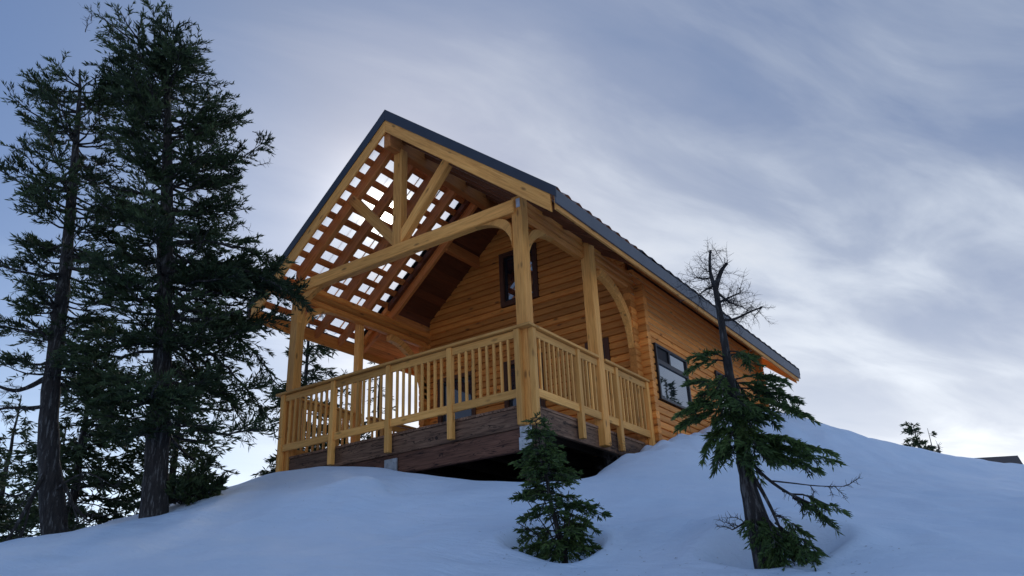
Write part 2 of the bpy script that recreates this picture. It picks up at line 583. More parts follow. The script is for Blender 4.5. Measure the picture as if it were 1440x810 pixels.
for p in [(-4.5, 1.2, -1.15), (-2.5, 1.0, -1.75), (-0.6, 1.0, -1.75), (-2.5, 3.6, -1.8), (-0.5, 3.2, -1.3), (-4.6, 3.4, -1.2), (-5.6, 3.5, -0.9), (-5.8, 7, -0.9),
          (-2.5, 7, -0.6), (-5.5, 11, -0.9), (-2.5, 12, 0.4), (-8, 2, -1.8), (-8, -1, -2.1), (-10, 4, -3.0), (-14, 0, -3.6), (-12, 10, -3.4), (-20, 8, -6), (-16, -6, -4.0),
          (-24, -4, -6), (-30, 20, -9), (-6, 18, -1.0), (-12, 24, -4), (-3, 30, -1.0), (3, 26, 0.0), (2, 34, 0.4), (10, 30, -0.6), (8, 20, -0.1), (20, 26, -2), (-20, 45, -10), (5, 50, -4), (30, 45, -8),
          (5.87, -9.03, -4.65), (4.6, -7.4, -3.9), (8, -12, -5.6), (0, -12, -4.9), (-6, -12, -4.6), (12, -8, -4.4), (10, -3, -2.7), (14, 2, -2.0), (16, 10, -0.9), (22, 0, -2.5),
          (20, -15, -6), (-15, -18, -8), (0, -25, -10), (12, -28, -11), (30, -10, -5), (40, 20, -5), (-35, -20, -12), (-45, 5, -12), (-40, 45, -16)]:
    tp(p)
TPA = np.array(TP)
HR_ = np.array([CR[0], CR[1]]) / math.hypot(CR[0], CR[1])


def tps_fit(P, lam=1e-3):
    X = P[:, :2]; n = len(X)
    d = np.linalg.norm(X[:, None] - X[None], axis=2)
    K = np.where(d > 0, d * d * np.log(d + 1e-12), 0) + lam * np.eye(n)
    A = np.zeros((n + 3, n + 3)); A[:n, :n] = K
    A[:n, n] = 1; A[:n, n + 1:] = X; A[n, :n] = 1; A[n + 1:, :n] = X.T
    b = np.zeros(n + 3); b[:n] = P[:, 2]
    return np.linalg.solve(A, b)


TW = tps_fit(TPA)


def ground(x, y):
    x = np.atleast_1d(np.asarray(x, float)); y = np.atleast_1d(np.asarray(y, float))
    sh = x.shape
    xf, yf = x.ravel(), y.ravel()
    z = np.zeros_like(xf)
    n = len(TPA)
    for i in range(0, len(xf), 20000):
        d2 = (xf[i:i + 20000, None] - TPA[None, :, 0]) ** 2 + (yf[i:i + 20000, None] - TPA[None, :, 1]) ** 2
        z[i:i + 20000] = (np.where(d2 > 0, 0.5 * d2 * np.log(d2 + 1e-12), 0)) @ TW[:n] + TW[n] + TW[n + 1] * xf[i:i + 20000] + TW[n + 2] * yf[i:i + 20000]
    # far away: settle to a gentle fall toward the horizon
    r = np.hypot(xf + 1, yf - 2)
    far = np.clip((r - 34) / 22, 0, 1); far = far * far * (3 - 2 * far)
    zf = -9 - 0.03 * r
    z = z * (1 - far) + zf * far
    # soft wind undulation
    und = 0.018 * np.sin(1.9 * xf + 0.8 * yf) * np.sin(1.3 * yf - 0.5 * xf + 1.0) + 0.008 * np.sin(4.3 * xf + 2.0) * np.sin(3.7 * yf + .4 * xf)
    for k_, (lx, ly, ph, am) in enumerate([(5.2, 2.9, 0.4, .010), (2.3, 6.1, 1.9, .010), (8.3, 5.2, 3.1, .006), (4.1, 9.3, 0.9, .006), (11.7, 3.6, 2.2, .004)]):
        und = und + am * np.sin(lx * xf + ly * yf + ph + 1.3 * np.sin(0.7 * ly * xf - 0.6 * lx * yf + ph))
    z += und * np.clip((r - 2.5) / 3, 0, 1)
    # tree wells
    for (P, ra, rb, dep, oa, ob) in ((PS, 0.42, 0.34, 0.22, 0.03, 0.14), (PR, 0.54, 0.38, 0.22, 0.08, 0.19)):
        da = (xf - P[0]) * HR_[0] + (yf - P[1]) * HR_[1] - oa
        db = -(xf - P[0]) * HR_[1] + (yf - P[1]) * HR_[0] - ob
        q = np.hypot(da / ra, db / rb)
        q = q * (1 + 0.10 * np.sin(3 * np.arctan2(db, da) + P[0]))
        w = np.clip((1.05 - q) / 0.62, 0, 1); w = w * w * (3 - 2 * w)
        z -= dep * w
        z += 0.025 * np.exp(-((q - 1.15) / 0.18) ** 2)
    for (P, rad, dep) in ((at(215, 722, 12.2), 0.7, 0.12), (at(75, 752, 12.6), 0.7, 0.12)):
        q = np.hypot(xf - P[0], yf - P[1]) / rad
        z -= dep * np.clip(1 - q, 0, 1)
    return z.reshape(sh)


def axis(segs):
    out = []
    for a, b, st in segs:
        out += list(np.arange(a, b, st))
    out.append(segs[-1][1])
    return np.array(out)


gx = axis([(-900, -200, 100), (-200, -60, 20), (-60, -18, 2.5), (-18, -7, 0.25), (-7, -0.4, 0.11), (-0.4, 1.2, 0.05), (1.2, 5.2, 0.045), (5.2, 9, 0.14), (9, 26, 0.5), (26, 70, 4), (70, 200, 20), (200, 900, 100)])
gy = axis([(-900, -200, 100), (-200, -40, 20), (-40, -12, 2.0), (-12, -5, 0.25), (-5, -3.9, 0.1), (-3.9, -2.1, 0.045), (-2.1, 1, 0.1), (1, 9, 0.065), (9, 24, 0.22), (24, 60, 2), (60, 200, 20), (200, 900, 100)])
GX, GY = np.meshgrid(gx, gy)
GZ = ground(GX, GY)
# broken, lumpy snow that slid off the roof beside the right wall
lump = np.exp(-((GX - 0.35) / 0.55) ** 2) * np.clip((GY - 1.0) / 1.5, 0, 1) * np.clip((10.5 - GY) / 2, 0, 1)
hn = np.zeros_like(GX)
for k, (fx, fy, ph) in enumerate([(5.1, 4.3, 0.3), (8.7, 7.9, 1.7), (13.3, 11.9, 2.2)]):
    hn += np.sin(fx * GX + 1.7 * np.sin(fy * 0.6 * GY) + ph) * np.sin(fy * GY + 1.3 * np.sin(fx * .5 * GX)) / (k + 1.4)
GZ = GZ + lump * 0.12 * hn
bare = ((GX > -4.95) & (GX < -0.12) & (GY > 0.12) & (GY < 3.75)).astype(float)  # deck footprint, mask for the painted shade of the void
V = np.stack([GX.ravel(), GY.ravel(), GZ.ravel()], 1)
ny, nx = GX.shape
ii = (np.arange(ny - 1)[:, None] * nx + np.arange(nx - 1)[None]).ravel()
F = np.stack([ii, ii + 1, ii + nx + 1, ii + nx], 1)
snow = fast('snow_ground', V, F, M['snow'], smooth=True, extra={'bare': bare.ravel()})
snow['kind'] = 'structure'

# ------------------------------------------------------------------ cabin
WD = 5.105            # porch width, outside of the corner posts
XC = -WD / 2
SL = 0.839            # roof slope (40 degrees)
ZA = 5.60             # top of the ridge
EV = 0.80             # eave overhang
YF = -0.33            # front edge of the roof
YB = 11.05            # back edge of the roof
YW = 3.70             # front log wall
YR = 10.35            # back log wall
YC = 2.45             # the clear porch roof ends here
DK = -0.12            # deck top


def rz(x, off=0.0):
    return ZA - SL * abs(x - XC) - off


cabin = thing('log_cabin', 'pine log cabin with covered timber porch and half see-through roof, standing on the snowy knoll', 'cabin', (0, 0, 0))


def one(name, mat, fn, parent=cabin, bevel=0.006):
    m = MB(); fn(m)
    return m.build(name, M[mat], parent, bevel)


# deck
def f(m):
    x = -WD + 0.02
    while x < -0.03:
        m.box((x, 0.02, DK - 0.038), (min(x + 0.138, -0.02), YW, DK), (0, 1, 0)); x += 0.142
one('deck_floor', 'beam', f, bevel=0)
one('front_beam', 'beam', lambda m: m.box((-WD + 0.03, 0.035, -0.440), (-0.03, 0.12, DK - 0.04)), bevel=0.008)
one('lower_beam', 'beam2', lambda m: m.box((-WD + 0.05, 0.055, -0.748), (-0.06, 0.15, -0.443)), bevel=0.010)
for sx in (0, 1):
    x0, x1 = ((-0.10, -0.03) if sx == 0 else (-WD + 0.03, -WD + 0.10))
    one('side_beam', 'beam', lambda m: m.box((x0, 0.125, -0.455), (x1, YW - 0.02, DK - 0.04)))
for k in range(7):
    xx = -4.7 + k * 0.7
    one('joist', 'joist', lambda m: m.box((xx, 0.16, -0.40), (xx + 0.045, YW - 0.05, DK - 0.042)), bevel=0)
one('foundation_wall', 'joist', lambda m: m.box((-WD + 0.1, YW + 0.02, -2.4), (-0.06, YW + 0.12, -0.16)), bevel=0)
one('foundation_side', 'joist', lambda m: m.box((-0.2, YW + 0.13, -2.4), (-0.05, YR - 0.1, -0.17)), bevel=0)
for px in (-0.25, -2.66, -4.95):
    one('pier', 'joist', lambda m: m.box((px, 0.17, -2.3), (px + 0.2, 0.37, -0.46)), bevel=0)
for (x0, x1, z0, z1) in ((-0.235, -0.035, -0.745, -0.575), (-0.215, -0.035, -0.57, -0.428), (-2.72, -2.47, -0.745, -0.51)):
    def f(m):
        m.box((x0, 0.012, z0), (x1, 0.0345, z1))
    pl_ = one('steel_plate', 'steel', f, bevel=0)
    for bx in (0.25, 0.75):
        for bz in (0.3, 0.7):
            cx_, cz_ = x0 + (x1 - x0) * bx, z0 + (z1 - z0) * bz
            ring = [(cx_ + 0.012 * math.cos(i * math.pi / 3), 0.012, cz_ + 0.012 * math.sin(i * math.pi / 3)) for i in range(6)]
            mb = MB(); mb.ext(ring, (0, -0.01, 0)); mb.build('bolt', M['steel'], pl_)

# posts
for (x0, x1, y0, y1, zb) in ((-0.185, 0.0, 0.0, 0.185, -0.425), (-WD, -WD + 0.185, 0.0, 0.185, -0.8), (-0.094, 0.091, 1.90, 2.085, -0.43), (-WD - 0.05, -WD + 0.09, 1.64, 1.78, -0.43)):
    ztop = rz((x0 + x1) / 2, 0.40)
    one('porch_post', 'timber', lambda m: m.box((x0, y0, zb), (x1, y1, ztop)), bevel=0.012)

# plate beams (three stacked logs each side)
for sx in (0, 1):
    x0, x1 = ((-0.172, -0.012) if sx == 0 else (-WD + 0.012, -WD + 0.172))
    for k in range(3):
        z0 = 2.76 + k * 0.125
        o_ = 0.0 if k % 2 else 0.006
        one('plate_log', 'log', lambda m: m.box((x0 + o_, 0.03, z0), (x1 - o_, YW + 0.1, z0 + 0.120)), bevel=0.028)

# truss
one('tie_beam', 'timber', lambda m: m.box((-WD + 0.19, -0.06, 2.85), (-0.105, 0.10, 3.07)), bevel=0.012)
one('king_post', 'timber', lambda m: m.box((XC - 0.095, 0.0, 3.072), (XC + 0.095, 0.17, rz(XC, 0.62))), bevel=0.012)
for s in (-1, 1):
    def f(m):
        a = Vector((XC + s * 0.06, 0.015, 3.20)); b = Vector((XC + s * 1.16, 0.015, 4.42))
        d = (b - a).normalized(); p = Vector((d.z, 0, -d.x)) * 0.088
        a2 = a - d * 0.1
        m.ext([a2 + p, b + p, b - p, a2 - p], (0, 0.14, 0), tuple(d))
    one('strut', 'timber', f, bevel=0.01)
    # principal rafters of the truss
    def f(m):
        xe = XC + s * (WD / 2 - 0.02)
        m.ext([(XC + s * 0.001, 0.03, rz(XC, 0.09)), (xe, 0.03, rz(xe, 0.09)), (xe, 0.03, rz(xe, 0.40)), (XC + s * 0.001, 0.03, rz(XC, 0.40))], (0, 0.11, 0), (s, 0, -SL))
    one('principal_rafter', 'rafter' if s < 0 else 'shaded_wood', f, bevel=0.01)  # right side takes the darker copy, shade painted in

one('ridge_beam', 'rafter', lambda m: m.box((XC - 0.075, YF + 0.05, rz(XC, 0.70)), (XC + 0.075, YW + 0.05, rz(XC, 0.16))), bevel=0.012)

# curved braces
bc = 'curved_brace'


def crescent(m, co, ro, ci, ri, plane, lo, hi, mir=False, n=14):
    """curved brace: outer and inner quarter arcs from a post (u = 0 side) up to a beam"""
    ring = []
    for i in range(n + 1):
        a = math.pi / 2 * i / n; ring.append((co[0] - ro[0] * math.cos(a), co[1] + ro[1] * math.sin(a)))
    for i in range(n, -1, -1):
        a = math.pi / 2 * i / n; ring.append((ci[0] - ri[0] * math.cos(a), ci[1] + ri[1] * math.sin(a)))
    if plane == 'yz':
        m.ext([(lo, p[0], p[1]) for p in ring], (hi - lo, 0, 0), (0, 0.7, 0.7))
    else:
        fx = (lambda u: -WD + u) if mir else (lambda u: -u)
        m.ext([(fx(p[0]), lo, p[1]) for p in ring], (0, hi - lo, 0), (0.7, 0, 0.7))


for mir in (False, True):
    one(bc, 'timber', lambda m: crescent(m, (0.47, 2.58), (0.287, 0.268), (0.88, 2.28), (0.697, 0.568), 'xz', -0.02, 0.10, mir))
for xa in (-0.15, -WD + 0.03):
    one(bc, 'timber', lambda m: crescent(m, (0.62, 2.33), (0.437, 0.428), (1.0, 2.02), (0.817, 0.738), 'yz', xa, xa + 0.12))
    one(bc, 'timber', lambda m: m.arc((2.47, 1.60), 1.04, 1.19, 0, 90, 'yz', xa, xa + 0.12), bevel=0.006)
one('post_bracket', 'steel', lambda m: m.box((-0.085, -0.008, 2.93), (-0.015, -0.001, 3.08)), bevel=0)


# railings
def railing(kind):
    """front, right or left porch railing; s runs along it"""
    if kind == 'front':
        P = lambda s, o, z: (-s, -o, z)
        bays = []; posts = [0.096 + k * 1.23 for k in range(5)]   # start of each post along s
        posts = [0.096] + [0.096 + k * 1.23 for k in (1, 2, 3)] + [WD - 0.089]
        lo, hi = 0.0, WD
        stops = [(p, p + 0.089) for p in posts]
        zb = [-0.425, -0.425, -0.425, -0.425, -0.8]
    else:
        x0 = 0.0 if kind == 'right' else -WD
        sg = 1 if kind == 'right' else -1
        P = lambda s, o, z: (x0 + sg * o, s, z)
        posts = [0.0, 1.23, 2.46, 3.60]
        stops = [(p, p + 0.089) for p in posts]
        lo, hi = 0.0, 3.69
        zb = [-0.425, -0.43, -0.43, -0.6]

    def bx(m, s0, s1, o0, o1, z0, z1, along=None):
        a, b = P(s0, o0, z0), P(s1, o1, z1)
        lo_ = tuple(min(i, j) for i, j in zip(a, b)); hi_ = tuple(max(i, j) for i, j in zip(a, b))
        m.box(lo_, hi_, along)
    m = MB()
    blocks = sorted(stops + ([(1.90, 2.085)] if kind != 'front' else []))
    for (a, b) in zip(blocks[:-1], blocks[1:]):
        bx(m, a[1], b[0], 0.022, 0.062, 0.835, 0.945)
    root = m.build('railing', M['rail'], cabin, 0.005)
    m = MB()
    for (a, b) in zip(blocks[:-1], blocks[1:]):
        bx(m, a[1], b[0], 0.022, 0.062, -0.035, 0.085)
    m.build('bottom_rail', M['rail'], root, 0.005)
    m = MB()
    if kind == 'front':
        bx(m, -0.115, WD + 0.115, -0.04, 0.115, 0.958, 0.998)
        # the cap is notched round the corner posts
    else:
        bx(m, 0.042, 1.897, -0.04, 0.115, 0.957, 0.997); bx(m, 2.088, hi, -0.04, 0.115, 0.957, 0.997)
    m.build('handrail', M['rail'], root, 0.005)
    for (p, q), z in zip(stops, zb):
        m = MB(); bx(m, p, q, 0.001, 0.089, z, 0.956, (0, 0, 1)); m.build('rail_post', M['rail'], root, 0.006)
    for (a, b) in zip(blocks[:-1], blocks[1:]):
        gap = b[0] - a[1]
        if gap < 0.15:
            continue
        n = max(1, round(gap / 0.128) - 1)
        for k in range(n):
            s = a[1] + gap * (k + 1) / (n + 1)
            m = MB(); bx(m, s - 0.018, s + 0.018, 0.024, 0.060, 0.083, 0.837, (0, 0, 1))
            m.build('baluster', M['rail'], root, 0.003)
    return root


for k in ('front', 'right', 'left'):
    railing(k)

# log walls ---------------------------------------------------------------
RH = 0.134


def logprofile(o, z0):
    """outer face of one log course: v-grooved, slightly rounded (o = outward offset, z)"""
    return [(o - 0.042, z0), (o - 0.042, z0 + 0.006), (o - 0.006, z0 + 0.018), (o, z0 + 0.04), (o, z0 + RH - 0.03), (o - 0.006, z0 + RH - 0.010), (o - 0.042, z0 + RH - 0.001)]


def course_x(m, xa, xb, y, z0, z1cap=None):
    """a log along x whose face looks toward -y at plane y"""
    pr = [(y - o, z) for o, z in logprofile(0.0, z0)] + [(y + 0.12, z0 + RH), (y + 0.12, z0)]
    m.ext([(xa, p[0], p[1]) for p in pr], (xb - xa, 0, 0), (1, 0, 0))


def course_y(m, ya, yb, x, z0, sg=1):
    pr = [(x + sg * o, z) for o, z in logprofile(0.0, z0)] + [(x - sg * 0.12, z0 + RH), (x - sg * 0.12, z0)]
    m.ext([(p[0], ya, p[1]) for p in pr], (0, yb - ya, 0), (0, 1, 0))


def spans(a, b, holes, z0):
    out = [(a, b)]
    for (h0, h1, zb, zt) in holes:
        if z0 + RH * 0.5 > zb and z0 + RH * 0.5 < zt:
            nx_ = []
            for s in out:
                if h1 <= s[0] or h0 >= s[1]:
                    nx_.append(s)
                else:
                    if h0 > s[0]: nx_.append((s[0], h0))
                    if h1 < s[1]: nx_.append((h1, s[1]))
            out = nx_
    return out


GH = [(-3.02, -2.08, 3.20, 4.42), (-4.72, -3.74, -0.14, 2.02), (-3.02, -2.08, -0.14, 2.02), (-1.12, -0.62, 0.90, 1.98)]
m = MB()
z = -0.15
while z < rz(XC, 0.3):
    hw = (ZA - 0.20 - z) / SL
    a, b = max(-WD + 0.15, XC - hw), min(-0.15, XC + hw)
    if b - a > 0.1:
        for s in spans(a, b, GH, z):
            course_x(m, s[0], s[1], YW, z)
    z += RH
# wedge infill so the gable follows the roof line
m.ext([(-WD + 0.15, YW + 0.05, rz(-WD + 0.15, 0.55)), (XC, YW + 0.05, rz(XC, 0.5)), (-0.15, YW + 0.05, rz(-0.15, 0.55)), (-0.15, YW + 0.05, rz(-0.15, 0.12)), (XC, YW + 0.05, rz(XC, 0.12)), (-WD + 0.15, YW + 0.05, rz(-WD + 0.15, 0.12))], (0, 0.06, 0), (1, 0, 0))
m.build('gable_wall', M['log'], cabin)
SH = [(4.27, 5.70, 0.80, 1.88), (7.30, 8.68, 0.80, 2.06)]
for sg, x in ((1, 0.0), (-1, -WD)):
    m = MB(); z = -0.15
    while z < 3.12:
        for s in (spans(YW + 0.02, YR, SH, z) if sg == 1 else [(YW + 0.02, YR)]):
            course_y(m, s[0], s[1], x, z, sg)
        z += RH
    m.build('side_wall', M['log'], cabin)
m = MB(); z = -0.15
while z < rz(XC, 0.3):
    hw = (ZA - 0.20 - z) / SL
    a, b = max(-WD + 0.15, XC - hw), min(-0.15, XC + hw)
    if b - a > 0.1:
        course_x(m, a, b, YR, z)
    z += RH
m.build('back_wall', M['log'], cabin)
# crossed log ends at the corners
for (cx, cy, sx, sy) in ((0.0, YW, 1, -1), (-WD, YW, -1, -1), (0.0, YR, 1, 1)):
    m = MB(); z = -0.15; k = 0
    while z < 2.72 if cy == YW else z < 3.1:
        ch = 0.022
        # side log running out past the front wall
        x0, x1 = cx - sx * 0.150, cx - sx * 0.004
        y0, y1 = cy + sy * 0.19, cy - sy * 0.10
        m.ext([(x0, y0, z + ch), (x0 + sx * ch, y0, z), (x1 - sx * ch, y0, z), (x1, y0, z + ch), (x1, y0, z + RH - ch), (x1 - sx * ch, y0, z + RH - 0.002), (x0 + sx * ch, y0, z + RH - 0.002), (x0, y0, z + RH - ch)], (0, y1 - y0, 0), (0, 1, 0))
        z2 = z + RH * 0.5
        y0, y1 = cy + sy * 0.0, cy + -sy * 0.14
        x0, x1 = cx - sx * 0.1, cx + sx * 0.16
        m.ext([(x1, y0, z2 + ch), (x1, y0 - sy * ch, z2), (x1, y1 + sy * ch, z2), (x1, y1, z2 + ch), (x1, y1, z2 + RH - ch), (x1, y1 + sy * ch, z2 + RH - 0.002), (x1, y0 - sy * ch, z2 + RH - 0.002), (x1, y0, z2 + RH - ch)], (x0 - x1, 0, 0), (1, 0, 0))
        z += RH; k += 1
    m.build('log_corner', M['log'], cabin, 0.004)


# windows and doors ---------------------------------------------------------
def window_front(x0, x1, z0, z1, name, trim=0.10, bars=()):
    m = MB(); y0, y1 = YW - 0.03, YW + 0.10
    m.box((x0, y0, z0), (x0 + trim, y1, z1)); m.box((x1 - trim, y0, z0), (x1, y1, z1))
    m.box((x0 + trim, y0 + .002, z1 - trim), (x1 - trim, y1, z1)); m.box((x0 + trim, y0 + .002, z0), (x1 - trim, y1, z0 + trim))
    r = m.build(name, M['trim'], cabin, 0.005)
    m = MB(); a, b, c, d = x0 + trim, x1 - trim, z0 + trim, z1 - trim
    y = YW + 0.02; w = 0.045
    m.box((a, y, c), (a + w, y + .06, d)); m.box((b - w, y, c), (b, y + .06, d)); m.box((a + w, y + .002, d - w), (b - w, y + .06, d)); m.box((a + w, y + .002, c), (b - w, y + .06, c + w))
    for t in bars:
        zz = c + (d - c) * t; m.box((a + w, y + .003, zz - w / 2), (b - w, y + .06, zz + w / 2))
    m.build('frame', M['frame'], r, 0.003)
    m = MB(); m.box((a + w, y + 0.03, c + w), (b - w, y + 0.045, d - w)); m.build('pane', M['door_glass'] if name == 'glass_door' else M['glass'], r)
    return r


window_front(-3.02, -2.08, 3.21, 4.42, 'window')
window_front(-1.12, -0.62, 0.90, 1.98, 'window', 0.10)
d_ = window_front(-4.72, -3.74, DK + 0.004, 2.02, 'glass_door', 0.09, (0.42,))
m = MB(); m.box((-3.93, YW - 0.06, 0.85), (-3.88, YW + 0.0, 1.02)); m.build('handle', M['steel'], d_)
d_ = window_front(-3.02, -2.08, DK + 0.004, 2.02, 'glass_door', 0.09, (0.42,))
m = MB(); m.box((-2.27, YW - 0.06, 0.85), (-2.22, YW + 0.0, 1.02)); m.build('handle', M['steel'], d_)


def window_side(y0, y1, z0, z1, split, mid):
    m = MB(); x0, x1, w = -0.10, 0.045, 0.05
    m.box((x0, y0, z0), (x1, y0 + w, z1)); m.box((x0, y1 - w, z0), (x1, y1, z1))
    m.box((x0, y0 + w, z1 - w), (x1 - .002, y1 - w, z1)); m.box((x0, y0 + w, z0), (x1 - .002, y1 - w, z0 + w))
    zs = z0 + (z1 - z0) * split
    m.box((x0, y0 + w, zs - 0.045), (x1 - .004, y1 - w, zs + 0.045))
    ym = y0 + (y1 - y0) * mid
    m.box((x0, ym - 0.03, zs + 0.045), (x1 - .006, ym + 0.03, z1 - w))
    r = m.build('window', M['frame'], cabin, 0.004)
    m = MB(); m.box((0.0, y0 + w, z0 + w), (0.012, y1 - w, zs - 0.045)); m.build('pane', M['glass'], r)
    m = MB(); m.box((-0.012, y0 + w, zs + 0.045), (0.0, ym - 0.03, z1 - w)); m.build('vent_pane', M['curtain'], r)
    m = MB(); m.box((0.0, ym + 0.03, zs + 0.045), (0.012, y1 - w, z1 - w)); m.build('pane', M['glass'], r)
    return r


window_side(4.27, 5.70, 0.80, 1.88, 0.68, 0.42)
window_side(7.30, 8.68, 0.80, 2.06, 0.68, 0.42)

# roof ------------------------------------------------------------------------
roof = MB()
# solid roof deck: underside boards run along the ridge, each side
TH = 0.13


def roof_sheet(m, y0, y1, xa, xb, o0, o1):
    """slab of roof between offsets o0 (top) and o1 (bottom)"""
    m.ext([(xa, y0, rz(xa, o0)), (xb, y0, rz(xb, o0)), (xb, y0, rz(xb, o1)), (xa, y0, rz(xa, o1))], (0, y1 - y0, 0), (0, 1, 0))


m = MB()
for s in (-1, 1):
    n = 24; m2 = MB()
    for k in range(n):
        d0, d1 = (WD / 2 + EV - 0.03) * k / n, (WD / 2 + EV - 0.03) * (k + 1) / n - 0.006
        xa, xb = XC + s * d0, XC + s * d1
        roof_sheet(m if d1 < WD / 2 - 0.05 else m2, YC, YB - 0.04, xa, xb, 0.075, 0.205)
    if s < 0: sofl = m2.build('soffit', M['log'])
    else: sofr = m2.build('soffit', M['log'])
roofo = m.build('roof', M['shaded_wood'], cabin)
sofl.parent = roofo; sofr.parent = roofo
# painted highlights: pale strips for light caught in the upper log grooves
for k in range(18, 25):
    z = -0.15 + RH * k
    m = MB(); m.box((-0.03, YW - 0.1 if k > 20 else YW + 0.15, z - 0.006), (-0.008, YR - 0.02, z + 0.005), (0, 1, 0))
    m.build('log_seam_highlight', M['seam_light'], cabin)


# metal tile roofing: stepped courses and rolled profile
def tiles(s):
    ys = np.arange(YC - 0.03, YB + 0.001, 0.031)
    per = 0.36
    ph = ((ys - YC) % per) / per
    wav = 0.052 * (1 - ph) ** 1.1 + 0.006
    rows = []
    nc = 11
    dtot = WD / 2 + EV + 0.012
    V = []; prof = []
    for c in range(nc):
        d0, d1 = dtot * c / nc, dtot * (c + 1) / nc
        prof += [(d0, 0.0), (d1, 0.022)]
    for d, up in prof:
        x = XC + s * d
        for y, w in zip(ys, wav):
            V.append((x, y, ZA - SL * d - 0.004 + up + w))
    n = len(ys); F = []
    for r in range(len(prof) - 1):
        for i in range(n - 1):
            a = r * n + i
            F.append((a, a + 1, a + n + 1, a + n) if s < 0 else (a, a + n, a + n + 1, a + 1))
    # underside so that the sheet has thickness
    V = np.array(V); o = len(V); F = np.array(F)
    V2 = V.copy(); V2[:, 2] -= 0.012 + 0.0 * V2[:, 2]
    F2 = F[:, ::-1] + o
    E_ = []
    for r in range(len(prof) - 1):
        for i in (0, n - 1):
            a = r * n + i; E_.append((a, a + n, a + n + o, a + o))
    for i in range(n - 1):
        a = (len(prof) - 1) * n + i; E_.append((a, a + 1, a + 1 + o, a + o))
    ob = fast('roof_tiles', np.vstack([V, V2]), np.vstack([F, F2, np.array(E_)]), M['tile'], roofo)
    return ob


tiles(1); tiles(-1)
one('ridge_cap', 'slate', lambda m: m.ext([(XC - 0.16, YF - 0.02, rz(XC - 0.16, -0.045)), (XC, YF - 0.02, ZA + 0.05), (XC + 0.16, YF - 0.02, rz(XC + 0.16, -0.045)), (XC + 0.16, YF - 0.02, rz(XC + 0.16, -0.03)), (XC, YF - 0.02, ZA + 0.03), (XC - 0.16, YF - 0.02, rz(XC - 0.16, -0.03))], (0, YB - YF + 0.04, 0), (0, 1, 0)), roofo, 0)

# clear corrugated panels over the porch
for s in (1, -1):
    ys = np.arange(YF + 0.012, YC + 0.04, 0.0257)
    wv = 0.030 * np.sin((ys - YF) * 2 * math.pi / 0.309)
    ds = np.linspace(0.03, WD / 2 + EV + 0.005, 12)
    V = np.array([(XC + s * d, y, ZA - SL * d + 0.036 + w) for d in ds for y, w in zip(ys, wv)])
    n = len(ys)
    F = np.array([((r * n + i, r * n + i + 1, (r + 1) * n + i + 1, (r + 1) * n + i) if s < 0 else (r * n + i, (r + 1) * n + i, (r + 1) * n + i + 1, r * n + i + 1)) for r in range(len(ds) - 1) for i in range(n - 1)])
    fast('clear_panel', V, F, M['clear'], roofo, smooth=True)

# purlins and rafters of the porch roof
for s in (-1, 1):
    for k in range(14):
        d = 0.203 + 0.2306 * k
        if d > WD / 2 + EV - 0.06:
            break
        h = 0.046 * 0.766 * 1.06
        def f(m):
            a, b = XC + s * (d - h), XC + s * (d + h)
            m.ext([(a, YF + 0.045, rz(a, 0.046)), (b, YF + 0.045, rz(b, 0.046)), (b, YF + 0.045, rz(b, 0.088)), (a, YF + 0.045, rz(a, 0.088))], (0, YC + 0.1 - YF, 0), (0, 1, 0))
        one('purlin', 'shaded_wood' if s > 0 else 'rafter', f, roofo, 0)  # right slope in the darker copy with its shade in the colour
    for y in (0.64, 1.24, 1.865, 2.53):
        def f(m):
            xe = XC + s * (WD / 2 + EV - 0.045); xi = XC + s * 0.076
            m.ext([(xi, y, rz(xi, 0.09)), (xe, y, rz(xe, 0.09)), (xe, y, rz(xe, 0.26)), (XC + s * (WD / 2 - .1), y, rz(XC + s * (WD / 2 - .1), 0.42)), (xi, y, rz(xi, 0.42))], (0, 0.085, 0), (s, 0, -SL))
        one('rafter', 'rafter' if s < 0 else 'shaded_wood', f, roofo, 0.005)
    # barge board and metal rake trim at the front and the back gable
    for (ya, yb, nm) in ((YF, YF + 0.04, 'f'), (YB - 0.05, YB - 0.01, 'b')):
        def f(m):
            xe = XC + s * (WD / 2 + EV - 0.08); xi = XC + s * (0.0015 if s > 0 else 0.0015)
            m.ext([(xi, ya, rz(xi, 0.125)), (xe, ya, rz(xe, 0.125)), (xe, ya, rz(xe, 0.41)), (xi, ya, rz(xi, 0.41))], (0, yb - ya, 0), (s, 0, -SL))
        one('barge_board', 'timber', f, roofo, 0.005)
        def f(m):
            xe = XC + s * (WD / 2 + EV + 0.03); xi = XC + s * 0.001
            y0 = ya - 0.018 if nm == 'f' else yb + 0.002
            m.ext([(xi, y0, rz(xi, -0.045)), (xe, y0, rz(xe, -0.045)), (xe, y0, rz(xe, 0.125)), (xi, y0, rz(xi, 0.17))], (0, 0.016, 0), (s, 0, -SL))
            y1 = y0 if nm == 'f' else y0 - 0.08
            m.ext([(xi, y1 + .001, rz(xi, -0.05)), (xe, y1 + .001, rz(xe, -0.05)), (xe, y1 + .001, rz(xe, -0.038)), (xi, y1 + .001, rz(xi, -0.038))], (0, 0.09, 0), (s, 0, -SL))
        one('rake_trim', 'slate', f, roofo, 0.003)
    # eave fascia (wood) with the metal edge outside it
    xe = XC + s * (WD / 2 + EV)
    ze = rz(xe)
    lo_, hi_ = sorted((xe - s * 0.05, xe - s * 0.008))
    one('fascia', 'timber', lambda m: m.box((lo_, YF + 0.045, ze - 0.305), (hi_, YB - 0.052, ze - 0.06)), roofo, 0.006)
    lo2, hi2 = sorted((xe - s * 0.006, xe + s * 0.022))
    one('eave_trim', 'gutter', lambda m: m.box((lo2, YF - 0.012, ze - 0.235), (hi2, YB, ze - 0.01)), roofo, 0.003)
